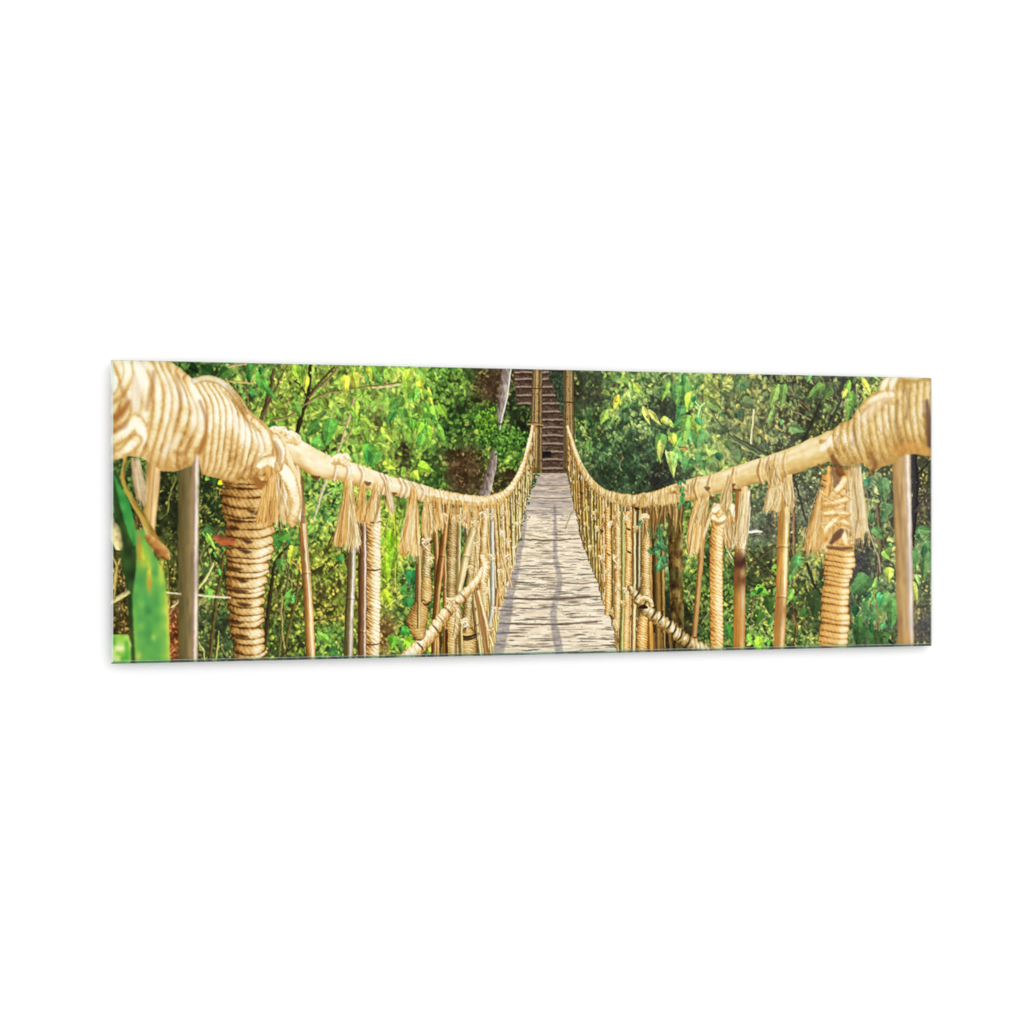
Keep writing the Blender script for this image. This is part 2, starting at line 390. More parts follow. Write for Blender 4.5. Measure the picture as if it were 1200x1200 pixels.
def stairs_and_trunk():
    st = new_id('printed_stairway')
    # earth between and beside the tower poles
    def earth(x0, y0, x1, y1):
        sl, xs, ys = win(x0, y0, x1, y1)
        v = .5 * vn(xs / 3, ys / 1.6, 7) + .5 * vn(xs / 1.2, ys / 1.2, 8)
        return sl, xs, ys, v
    for (x0, y0, x1, y1) in ((600, 430, 625, 474), (634, 432, 662, 554)):
        sl, xs, ys, v = earth(x0, y0, x1, y1)
        c = ramp(v, [(0, (40, 30, 24)), (.5, (84, 64, 52)), (1, (146, 120, 100))])
        xl = x0 + (0 if x0 > 620 else np.clip((ys - 430) * .12, 0, 9))
        a = np.clip(xs - xl, 0, 1) * np.clip((x1 - xs), 0, 1) * (ys > 0)
        if x0 > 620:   # right bank covers the stair's right side high up
            edge = 643 + np.clip((ys - 440) * .5, 0, 20)
            c = c * np.where(xs > edge, .72, 1.)[..., None]
        blend(sl, c, a, st)
    ty = [436, 444, 453, 463, 472.5, 482, 491.5, 500.5, 510, 519.5, 529, 538, 548.5]
    for i, y in enumerate(ty):
        for (xa, xb) in ((603 + i * 1.0, 625), (635, 646 + min(i * 3.4, 15))):
            if xa < 620 and y > 475:
                continue
            stick([(xa, y + .3, 1.0), ((xa + xb) / 2, y - .4, 1.25), (xb, y + .4, .9)], (172, 148, 126), st, .65, 1.25, soft=1.1, alpha=.75)
            stick([(xa, y + 2.4, .9), (xb, y + 2.4, .9)], (52, 32, 26), st, .9, 1., soft=1.2, alpha=.7)
    # foliage hanging over the right bank of the stair
    rs = np.random.RandomState(3)
    for k in range(260):
        x = rs.uniform(644, 664); y = rs.uniform(434, 484)
        if x < 643 + (y - 434) * .28:
            continue
        g = rs.uniform(.5, 1.2)
        leaf(x, y, 3.5, 1.0, rs.uniform(0, 6.28), (60 * g, 84 * g, 58 * g), pid=0)
    tr = new_id('printed_dark_box')
    stick([(635.5, 532.5, 3.6), (645.5, 532.5, 3.6)], (28, 26, 26), tr, .8, 1.1, soft=.6)
    sl, xs, ys = win(636, 537, 664, 556)
    # grey tree trunk
    tk = new_id('printed_tree_trunk')
    def bark(s, t, x, y):
        v = .35 + .28 * t + .45 * (vn(x / 1.6, y / 4., 11) - .5) + .3 * (vn(x / 4, y / 9., 12) - .5)
        return ramp(v, [(0, (84, 70, 60)), (.4, (158, 140, 128)), (.7, (204, 190, 178)), (1, (240, 232, 222))])
    post([(594, 428, 5.6), (590, 455, 5.2), (586.5, 482, 4.0), (584.5, 506, 1.6)], bark, tk)
    stick([(598.6, 432, .7), (594.5, 465, .8), (589, 487, .7), (585.5, 506, .6)], (246, 240, 230), tk, .9, 1.05)
    post([(579, 528, 3.6), (577, 545, 5.), (573, 560, 5.8), (568, 580, 6.4)], bark, tk)
    # leaf clumps in front of the trunk
    for k in range(420):
        x = rs.normal(592, 13); y = rs.normal(513, 6.5)
        g = rs.uniform(0, 1)
        c = np.array((26, 54, 22)) * (1 - g) + np.array((136, 190, 72)) * g
        leaf(x, y, rs.uniform(3, 6), rs.uniform(1, 1.8), rs.normal(1.57, .5), c, int(rs.randint(9)), pid=0)
    for k in range(90):
        x = rs.normal(572, 6); y = rs.normal(490, 8)
        g = rs.uniform(.2, 1)
        leaf(x, y, rs.uniform(3, 6), 1.2, rs.normal(1.57, .7), (120 * g + 20, 190 * g + 20, 60 * g), 1, pid=0)


def reed_bundle(x0a, x1a, ya, x0b, x1b, yb, n, name, seed, dark=1.):
    """tower post: a bundle of thin bamboo canes"""
    pid = new_id(name)
    rs = np.random.RandomState(seed)
    def sh(s, t, x, y):
        return ramp(.4 + .4 * (vn(t * 6, s / 30, seed) - .5), [(0, (52, 36, 18)), (.5, (120, 92, 46)), (1, (180, 150, 90))])
    post([((x0a + x1a) / 2, ya, (x1a - x0a) / 2), ((x0b + x1b) / 2, yb, (x1b - x0b) / 2)], sh, pid)
    for k in range(n):
        a = (k + rs.uniform(.2, .8)) / n
        xt = x0a + (x1a - x0a) * a; xb = x0b + (x1b - x0b) * np.clip(a + rs.uniform(-.08, .08), 0, 1)
        g = rs.choice([.4, .6, .85, 1.05]) * dark
        e = yb - rs.uniform(0, 6)
        stick([(xt, ya, .95), ((xt + xb) / 2 + rs.uniform(-.5, .5), (ya + e) / 2, 1.), (xb, e, .9)], np.array((168, 138, 88)) * g, pid, .5, 1.25)
        for q in range(4):
            yy = rs.uniform(ya, e); xx = xt + (xb - xt) * (yy - ya) / (e - ya)
            stick([(xx - .8, yy, .35), (xx + .8, yy, .35)], (70, 48, 24), pid, .9, 1)
    return pid


DECK_L = [(556, 628.5), (575, 620), (600, 612), (640, 604), (680, 592), (710, 584), (740, 577), (780, 569)]
DECK_R = [(556, 665), (575, 669), (592, 673), (612, 677), (628, 680), (648, 687), (667, 694.5), (683, 701.5), (705, 707), (722, 715.5), (738, 720), (757, 726.5), (780, 732)]


def deck():
    pid = new_id('printed_walkway')
    sl, xs, ys = win(560, 554, 735, 784)
    xl = np.interp(ys, [p[0] for p in DECK_L], [p[1] for p in DECK_L]) - 6
    xr = np.interp(ys, [p[0] for p in DECK_R], [p[1] for p in DECK_R])
    a = np.clip((xs - xl), 0, 1) * np.clip(xr - xs + .8 * (vn(xs * 0, ys / 1.2, 4) - .5) * 3, 0, 1) * (ys > 554.5)
    far = np.clip((ys - 556) / 50, 0, 1)
    sc = 1.0 + 1.8 * np.clip((ys - 556) / 210, 0, 1)
    yy = ys + .4 * (vn(xs / 60, ys / 8, 5) - .5) * sc - (xs - 650) * .018 * np.clip((ys - 700) / 60, 0, 1) * 1.5
    # running depth coordinate so that planks get finer with distance
    y0 = (yy - 556)
    dep = 60 * np.log1p(y0 / 75.)
    v = .80 + .14 * (vn(xs / (12 * sc), dep / .8, 6) - .5) + .30 * (vn(xs / (3.5 * sc), dep / .35, 7) - .5) + .12 * (vn(xs / 30, dep / 2.2, 8) - .5)
    pl = dep / .85
    fr = pl - np.floor(pl)
    gro = np.exp(-((fr - .5) / .16) ** 2) * np.clip(vn(xs / (14 * sc), np.floor(pl) * 3.3, 9) * 2.2 - .75, 0, 1)
    v = v - .30 * gro
    v = v - .06 * np.exp(-((fr - .9) / .2) ** 2)
    v = v * (.84 + .16 * far)
    c = ramp(v, [(0, (66, 52, 46)), (.3, (150, 130, 112)), (.5, (206, 188, 166)), (.7, (238, 222, 200)), (.85, (250, 238, 218)), (1, (255, 250, 236))])
    c = c * np.array((1., .985, .95)) * (np.array((.88, .87, .89))[None, None] * (1 - far[..., None]) + far[..., None])
    blend(sl, c, a, pid)
    rs = np.random.RandomState(17)
    # cracks between the slats
    for k in range(900):
        y = 556 + 212 * rs.rand() ** .8
        s_ = .35 + 1.0 * (y - 556) / 210
        l = np.interp(y, [p[0] for p in DECK_L], [p[1] for p in DECK_L]); r = np.interp(y, [p[0] for p in DECK_R], [p[1] for p in DECK_R])
        L = rs.uniform(3, 22) * (.4 + .8 * s_)
        x = rs.uniform(l - 4, r - L * .6)
        e = min(x + L, r - 1)
        tilt = -.03 * max(0, (y - 690) / 70) * (e - x) + rs.uniform(-.5, .5)
        g = rs.choice([.45, .62, .85, 1.06, 1.2, 1.3])
        col = np.array((152, 134, 112)) * g if g < 1 else np.array((252, 240, 218))
        stick([(x, y, .2), ((x + e) / 2, y + tilt / 2 + rs.uniform(-.15, .15) * s_, rs.uniform(.22, .6) * s_), (e, y + tilt, .15)], col, None, .9, 1.05, n=3, soft=.7, alpha=.8)
    for (y, xa, xb, w, dy) in ((632, 613, 679, .8, -1), (701, 588, 703, 1.3, -2), (730.5, 577, 700, 1.1, -1.5), (583, 622, 671, .5, 0), (568, 625, 668, .5, 0), (683, 660, 701, .6, -1), (655, 675, 690, .6, 0), (672, 600, 650, .5, 0), (712, 590, 640, .5, .5), (757, 600, 660, .6, -.5)):
        stick([(xa, y, w * .7), ((xa + xb) / 2, y + 1.2, w), (xb, y + dy, w * .6)], (92, 72, 62), None, .8, 1.1, n=5, soft=.8, alpha=.85)
    for k in range(70):
        y = 600 + 160 * rs.rand(); x = rs.uniform(np.interp(y, [p[0] for p in DECK_L], [p[1] for p in DECK_L]), np.interp(y, [p[0] for p in DECK_R], [p[1] for p in DECK_R]))
        stick([(x, y, .5), (x + 1.2, y, .5)], (110, 90, 76), None, .9, 1.1, alpha=.6)
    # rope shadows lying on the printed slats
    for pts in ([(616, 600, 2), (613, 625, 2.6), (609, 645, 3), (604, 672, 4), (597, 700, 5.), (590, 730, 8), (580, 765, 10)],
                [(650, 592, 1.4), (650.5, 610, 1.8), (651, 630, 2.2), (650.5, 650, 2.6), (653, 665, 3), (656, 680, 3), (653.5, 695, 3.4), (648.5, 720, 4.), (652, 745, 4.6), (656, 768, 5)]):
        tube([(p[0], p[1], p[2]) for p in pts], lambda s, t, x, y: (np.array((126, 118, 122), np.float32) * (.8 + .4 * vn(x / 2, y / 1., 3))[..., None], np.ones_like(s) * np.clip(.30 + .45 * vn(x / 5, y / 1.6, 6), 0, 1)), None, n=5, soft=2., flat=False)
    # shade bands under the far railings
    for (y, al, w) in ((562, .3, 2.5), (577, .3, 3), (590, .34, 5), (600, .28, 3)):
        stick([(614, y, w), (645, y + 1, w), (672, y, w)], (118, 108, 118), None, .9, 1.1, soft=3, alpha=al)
    # moss along the left foot
    for k in range(160):
        y = rs.uniform(548, 640); x = np.interp(y, [p[0] for p in DECK_L], [p[1] for p in DECK_L]) + rs.normal(0, 1.8)
        g = rs.uniform(.4, 1.1)
        leaf(x, y, 3, .9, rs.uniform(0, 6.3), (70 * g, 110 * g, 50 * g), pid=None)
    return pid


RAIL_L = [(336, 520, 13), (350, 530, 14), (375, 545, 14.5), (400, 551, 13), (425, 559, 12), (450, 568, 11.5), (480, 574, 9.5), (505, 580, 8.5),
          (530, 584.5, 7.5), (555, 587, 6.5), (575, 586, 5.8), (592, 579, 4.8), (602, 568, 4), (609, 555, 3.3), (615.5, 538, 2.8), (620.5, 518, 2.4), (624.5, 499, 2.)]
RAIL_R = [(664.5, 499, 1.9), (668.5, 512, 2.3), (673.5, 528, 2.8), (680, 545, 3.4), (688, 559, 4), (698, 571, 4.6), (712, 580.5, 5.6), (730, 585.5, 6.6), (748, 587, 7.4),
          (770, 584, 8.8), (795, 578, 11), (815, 572, 12), (840, 566.5, 12.5), (865, 559, 13), (890, 551.5, 13.5), (920, 543, 14.5), (950, 531.5, 15.5), (978, 520, 17)]


def railtop(rail, x):
    return interp([(p[0], p[1]) for p in rail], x)


def fence(side, n_specs, foot, rail, seed, cols):
    """the dense far run of stakes; x at rail -> x at foot, getting wider towards the viewer"""
    rs = np.random.RandomState(seed)
    for (xt, xb, yb, w) in n_specs:
        yt = railtop(rail, xt)
        pid = new_id('printed_fence_stake')
        kind = rs.rand()
        c = np.array(cols[rs.randint(len(cols))], float) * rs.uniform(.85, 1.08)
        if kind < .34 and w > 1.8:
            post([(xt, yt, w), ((xt + xb) / 2 + rs.uniform(-.6, .6), (yt + yb) / 2, w), (xb, yb, w)],
                 wrap_sh(rs.uniform(1.7, 2.3) * (w / 3) ** .4, ROPE_R if rs.rand() < .5 else ROPE_L, .35, .1, 1., .1, (.86, .3), 1., .55, int(rs.randint(50)), .3), pid, n=4, edge=bumpy(2.2, .08))
        else:
            hi = np.clip(c * 1.25 + 22, 0, 255)
            mx, my = (xt + xb) / 2 + rs.uniform(-.8, .8), (yt + yb) / 2
            post([(xt, yt, w * .9), (mx, my, w), (xb, yb, w)],
                 bamboo_sh(c * .42, c, hi, rs.uniform(.2, .6), .3, [rs.uniform(yt, yb) for _ in range(3)], int(rs.randint(50)), streak=.3), pid, n=4)
        # flecks of sun, fibres and knots
        for q in range(int(2 + (yb - yt) / 12)):
            y = rs.uniform(yt + 4, yb); u = (y - yt) / max(yb - yt, 1); x = xt + (xb - xt) * u + rs.uniform(-w, w)
            if rs.rand() < .5:
                stick([(x, y, .5), (x + rs.uniform(-1, 1), y + rs.uniform(2, 6), .4)], (255, 242, 205), None, .95, 1.05, alpha=.85)
            else:
                stick([(x, y, .6), (x + rs.uniform(-1, 1), y + rs.uniform(1, 5), .5)], (92, 56, 24), None, .8, 1.1, alpha=.85)


def lashings(rail, specs, rp, seed):
    rs = np.random.RandomState(seed)
    for (x, y, r) in specs:
        pid = new_id('printed_rope_knot')
        for k in range(3):
            a = rs.uniform(-.7, .7)
            tube([(x - r, y + rs.uniform(-r, r) * .6, r * .35), (x, y + rs.uniform(-r, r) * .4, r * .42), (x + r * .9, y + rs.uniform(-r, r) * .6, r * .3)],
                 wrap_sh(2.4, rp, .5, .2, 1., .12, (1., .4), 1.04, .42, int(rs.randint(60)), -.2, .2), pid, n=4, soft=.7, edge=bumpy(2.4, .1, 1))
        for k in range(7):
            stick([(x + rs.uniform(-r, r) * .6, y, .4), (x + rs.uniform(-r, r), y + r * .8, .5), (x + rs.uniform(-r, r) * 1.1, y + r * rs.uniform(1., 2.6), .35)], ramp(np.array([rs.choice([.35, .6, .8, 1.])]), rp)[0], None, .9, 1.1, soft=.7, alpha=.8)


def fringe(rail, x0, x1, n, seed, lmin, lmax, cols, w=.6):
    rs = np.random.RandomState(seed)
    for k in range(n):
        x = rs.uniform(x0, x1); yt = railtop(rail, x) + 2
        L = rs.uniform(lmin, lmax)
        c = np.array(cols[rs.randint(len(cols))], float) * rs.uniform(.8, 1.1)
        stick([(x, yt, w), (x + rs.uniform(-2, 2), yt + L / 2, w * 1.2), (x + rs.uniform(-3, 3), yt + L, w * .5)], np.clip(c, 0, 255), None, .8, 1.15, alpha=.85)


TAN = [(232, 186, 112), (216, 168, 92), (244, 208, 144), (198, 150, 80), (238, 196, 126), (206, 178, 118)]
OLV = [(208, 172, 92), (190, 152, 76), (228, 186, 118), (196, 146, 80), (214, 164, 84), (200, 176, 110)]


def left_side():
    # tan depth behind the stakes
    pid0 = new_id('printed_far_railing')
    sl, xs, ys = win(500, 498, 630, 784)
    top = np.interp(xs, [p[0] for p in RAIL_L], [p[1] for p in RAIL_L])
    fr = np.interp(ys, [500, 540, 560, 600, 640, 660, 690, 715, 765], [628, 626, 625, 614, 607, 603, 592, 584, 577])
    fl = np.interp(ys, [575, 600, 640, 700, 780], [540, 545, 553, 548, 540])
    v = .42 + .7 * (vn(xs / 1.6, ys / 26, 3) - .5) + .3 * (vn(xs / 1.1, ys / 3, 4) - .5)
    c = ramp(v, [(0, (46, 30, 12)), (.3, (128, 88, 38)), (.55, (200, 152, 82)), (1, (250, 224, 168))])
    blend(sl, c, (ys > top) * np.clip(fr - xs, 0, 1) * np.clip((xs - fl) / 8 + .5, 0, 1), pid0)
    specs = []
    rs = np.random.RandomState(4)
    # far to near: (x at rail, x at foot, y foot, half width)
    for i in range(26):
        u = i / 25.
        xt = 624 - 82 * u ** 1.15 + rs.uniform(-.6, .6)
        xb = 625 - 62 * u ** .9 + rs.uniform(-1, 1)
        yb = np.interp(xb, [560, 577, 585, 592, 603, 607, 614, 622, 626], [772, 765, 716, 692, 660, 640, 602, 565, 540])
        specs.append((xt, xb, yb, 1.0 + 2.0 * u))
    fence('l', specs, None, RAIL_L, 5, TAN)
    for (xt, xb, yb, w) in ((541, 539, 786, 3.2), (549, 548, 786, 2.4), (533, 533, 786, 2.)):
        pass
    # named nearer stakes of the left railing
    P = []
    def wound(pts, period, rp=ROPE_L, gain=1., peak=.45, tw=1.6, top=(.95, .34), twa=.12, sl=.45, seed=0, amp=.05, groove=.5, rnd=.14):
        pid = new_id('printed_rope_wound_post')
        post(pts, wrap_sh(period, rp, sl, .1, tw, twa, top, gain, groove, seed, peak, rnd), pid, n=5, edge=bumpy(period, amp, seed))
        return pid
    def cane(pts, sh, name='printed_bamboo_stake'):
        pid = new_id(name)
        post(pts, sh, pid, n=4)
        return pid
    cane([(537, 600, 3), (535, 690, 2.5)], bamboo_sh((90, 66, 30), (190, 160, 96), (238, 222, 170), .4, .3, (), 3))
    cane([(507, 590, 3.4), (511, 640, 3.2), (512, 700, 3), (512, 786, 3)], bamboo_sh((90, 52, 22), (186, 136, 74), (226, 192, 130), .5, .3, (), 4))
    cane([(517, 592, 2.6), (521, 650, 2.4), (521, 786, 2.4)], bamboo_sh((110, 62, 24), (198, 142, 78), (240, 214, 158), .6, .25, (690,), 5))
    cane([(523, 590, 4.6), (519, 640, 4.2), (512, 700, 3.8), (508, 770, 3.2)], bamboo_sh((74, 40, 14), (178, 120, 58), (226, 182, 116), .55, .3, (652,), 6))
    cane([(539, 595, 2.4), (538, 640, 2.2), (537, 700, 2.2)], bamboo_sh((130, 112, 62), (206, 186, 124), (244, 236, 196), .5, .3, (), 7))
    wound([(532, 596, 5.6), (530, 640, 5.6), (529, 690, 5.6), (530, 703, 6)], 2.3, ROPE_G, 1., .2, 1., (.8, .26), seed=3, groove=.6)
    wound([(531, 712, 7.5), (530, 740, 7.6), (530, 786, 8)], 3.0, ROPE_R, .98, .3, 1., (.85, .4), seed=4)
    wound([(556, 600, 4), (553, 650, 4.2), (550, 690, 4.2), (547, 730, 5.2), (548, 740, 6)], 2.4, ROPE_G, 1.02, .3, 1., (.85, .32), seed=5)
    wound([(569, 596, 3.6), (566, 650, 4.), (566, 700, 4.6), (567, 715, 4.)], 2.2, ROPE_L, 1., .4, 1., (.9, .36), seed=6)
    wound([(547, 742, 9.4), (548, 755, 10.5), (549, 786, 9)], 3.2, ROPE_R, .92, .1, 1.2, (.85, .3), seed=7)
    for (yy, a) in ((744, .9), (747, .8)):
        stick([(539, yy + 1, 1), (548, yy + 2.5, 1.5), (558, yy - .5, .8)], (40, 24, 10), None, .9, 1, alpha=a)
    cane([(539.5, 708, 2.), (541.5, 786, 2.2)], bamboo_sh((100, 80, 36), (196, 170, 100), (240, 222, 160), .4, .4, (), 9))
    cane([(576, 596, 2.6), (577, 700, 2.6), (573, 735, 2.4)], bamboo_sh((120, 116, 100), (188, 182, 160), (246, 244, 232), .4, .4, (), 9))
    # leaning loose canes
    cane([(555, 619, 4.6), (548, 645, 4.8), (538, 692, 3.6)], bamboo_sh((140, 108, 54), (220, 192, 128), (246, 232, 186), .2, .5, (652,), 10), 'printed_leaning_cane')
    cane([(557, 688, 3.2), (564, 725, 3.2), (571, 768, 3.)], bamboo_sh((150, 110, 60), (200, 164, 104), (150, 92, 44), .5, .4, (), 11), 'printed_leaning_cane')
    cane([(561, 692, 2.4), (569, 725, 2.3), (578, 757, 2.2)], bamboo_sh((170, 124, 66), (224, 184, 118), (252, 236, 190), -.2, .5, (), 12), 'printed_leaning_cane')
    cane([(587, 642, 1.6), (593, 664, 1.7), (600, 688, 1.5)], bamboo_sh((100, 64, 28), (206, 156, 88), (246, 220, 160), -.2, .5, (), 13), 'printed_leaning_cane')
    cane([(583, 690, 2.4), (581, 720, 2.2)], bamboo_sh((110, 62, 24), (190, 130, 62), (240, 206, 140), .3, .5, (), 14))
    # shadowed pieces at the very foot
    for (x, a) in ((523, 1), (516, .8), (534, .5)):
        stick([(x, 738, 1.6), (x + .5, 786, 1.6)], (66, 40, 16), None, .8, 1.2, alpha=a)
    # knotted lower rope running up from the foot
    lr = new_id('printed_lower_rope')
    tube([(470, 778, 10), (484, 766, 9.), (496, 753, 8), (506, 743, 7.2), (514, 731, 7), (523, 718, 6.8), (533, 708, 5.6), (542, 699, 5.4), (552, 688, 5), (560, 679, 4.4), (566, 668, 3.8), (571, 655, 3.2)],
         wrap_sh(7.5, ROPE_L, .5, .2, 1.4, .10, (.98, .42), 1., .36, 12, -.3, .12), lr, n=5, edge=bumpy(7.5, .1, 2))
    for (x, y, a) in ((493, 757, 1), (511, 737, 1), (526, 716, .9), (543, 699, .7), (517, 726, .6)):
        stick([(x - 4, y - 4, .8), (x + 1, y + 1, 1.1), (x + 3, y + 5, .7)], (84, 50, 22), lr, .8, 1.1, alpha=.75 * a)
    tube([(528, 706, 3.6), (537, 712, 4.2), (537, 730, 4.4), (533, 748, 3.4)], wrap_sh(6, ROPE_G, .6, .2, 1, .1, (.9, .35), 1, .4, 3, .3), lr, n=5)
    tube([(566, 650, 4), (570, 664, 4.5), (567, 682, 4.2)], wrap_sh(4, ROPE_L, .6, .2, 1, .1, (1., .5), 1, .4, 3, .3), lr, n=5)
    # mid posts
    cane([(499, 612, 2.4), (491, 660, 3.), (489, 700, 2.8), (487, 740, 2.)], bamboo_sh((84, 54, 24), (170, 128, 74), (222, 190, 140), .5, .3, (), 15))
    wound([(503, 590, 5), (501, 625, 5.2), (500, 660, 4.6), (499, 680, 5.4)], 3.2, ROPE_G, 1.0, .3, 1., (.9, .34), seed=8, amp=.1)
    wound([(500, 678, 5), (500, 692, 7.2), (499, 704, 6)], 3., ROPE_R, .92, .2, 1., (.85, .3), seed=9)
    wound([(494, 708, 7.5), (490, 722, 12.), (489, 734, 11), (492, 745, 7)], 3.1, ROPE_R, .86, .2, 1.4, (.8, .34), seed=10)
    stick([(496, 633, .8), (501, 637, 1.4), (507, 634, .8)], (70, 38, 14), None, .9, 1.1)
    stick([(496, 707, .8), (500, 709, 1.2), (505, 705, .8)], (70, 38, 14), None, .9, 1.1)
    cane([(491.5, 640, 2.4), (491, 700, 2.4), (490.5, 736, 1.8)], bamboo_sh((96, 66, 30), (190, 148, 90), (236, 208, 150), .3, .4, (), 15))
    # rope-wound post P7 with its two canes, then leaning canes, then the big post
    wound([(437.5, 590, 8.2), (437.8, 612, 8.6), (437.5, 660, 8.6), (437, 720, 8.4), (436, 786, 8.2)], 4.7, ROPE_L, 1.02, .55, 1., (1.02, .36), .16, .7, seed=11, amp=.05, groove=.52)
    for (x0_, y0_, x1_) in ((429, 611, 446), (429, 667, 446), (430, 754, 445)):
        stick([(x0_, y0_ + .6, .6), ((x0_ + x1_) / 2, y0_ + 1.8, .9), (x1_, y0_ + .2, .5)], (96, 56, 22), None, .9, 1.1)
    cane([(424, 590, 5), (424.5, 640, 5), (424.5, 700, 5), (424, 786, 4.8)], bamboo_sh((66, 40, 20), (172, 124, 84), (255, 246, 232), .72, .2, (741,), 16, streak=.2))
    cane([(412.5, 628, 5), (411.5, 680, 5.), (409.5, 720, 5.2), (407.5, 786, 5.2)], bamboo_sh((70, 56, 30), (176, 152, 104), (255, 250, 236), .5, .3, (702,), 17, streak=.2))
    cane([(347, 545, 4.2), (352.5, 590, 4.6), (356.5, 640, 5), (361, 700, 5.4), (365, 786, 5.6)], bamboo_sh((126, 76, 30), (222, 172, 106), (255, 236, 196), .35, .3, (605, 672), 18, streak=.22))
    stick([(354, 560, 2.0), (355.5, 612, 2.)], (110, 62, 26), None, .7, 1.1, soft=1.4, alpha=.6)


def turns(lst, rp, pid, period=3.4, gain=1., soft=.7, seed=0, top=(1.02, .36), peak=-.15, mask=None):
    """single turns of thick rope lying across the rail"""
    for i, (p, r) in enumerate(lst):
        pts = [(q[0], q[1], r * (q[2] if len(q) > 2 else 1)) for q in p]
        n = len(pts)
        def sh(s, t, x, y, i=i):
            u = s / period + .9 * t
            fr = u - np.floor(u)
            hh = np.abs(np.sin(math.pi * fr))
            ymin, ymax = min(q[1] for q in p), max(q[1] for q in p)
            k = (y - ymin) / max(ymax - ymin, 1)
            lit = np.interp(k, [0, .12, .4, .62, .85, 1], [.84, 1.0, 1.0, .84, .64, .50])
            dk = .04 + .34 * vn(s / 14., i * 3.7 + 0 * t, seed + 5)
            v = lit * (1.02 - .52 * np.abs(t) ** 1.8) - .10 * t + .07 * (hh - .6) + .22 * (vn(x / 2.2, y / 2.2, seed + i) - .5) + .36 * (vn(x / 9, y / 13, seed) - .5) - dk * np.clip(np.abs(t) - .62, 0, 1) / .38
            v = np.maximum(v, .30 + .26 * vn(x / 5, y / 5, seed + 9))
            c = ramp(v * gain, rp)
            if mask is None:
                return c
            tp = np.interp(x[0], mask[0], mask[1])[None, :]; bt = np.interp(x[0], mask[2], mask[3])[None, :]
            return c, np.clip((y - tp) / 1.2 + .5, 0, 1) * np.clip((bt - y) / 1.2 + .5, 0, 1)
        tube(pts, sh, pid, n=6, soft=soft, edge=bumpy(period, .04, i), flat=mask is None and soft < 1.)


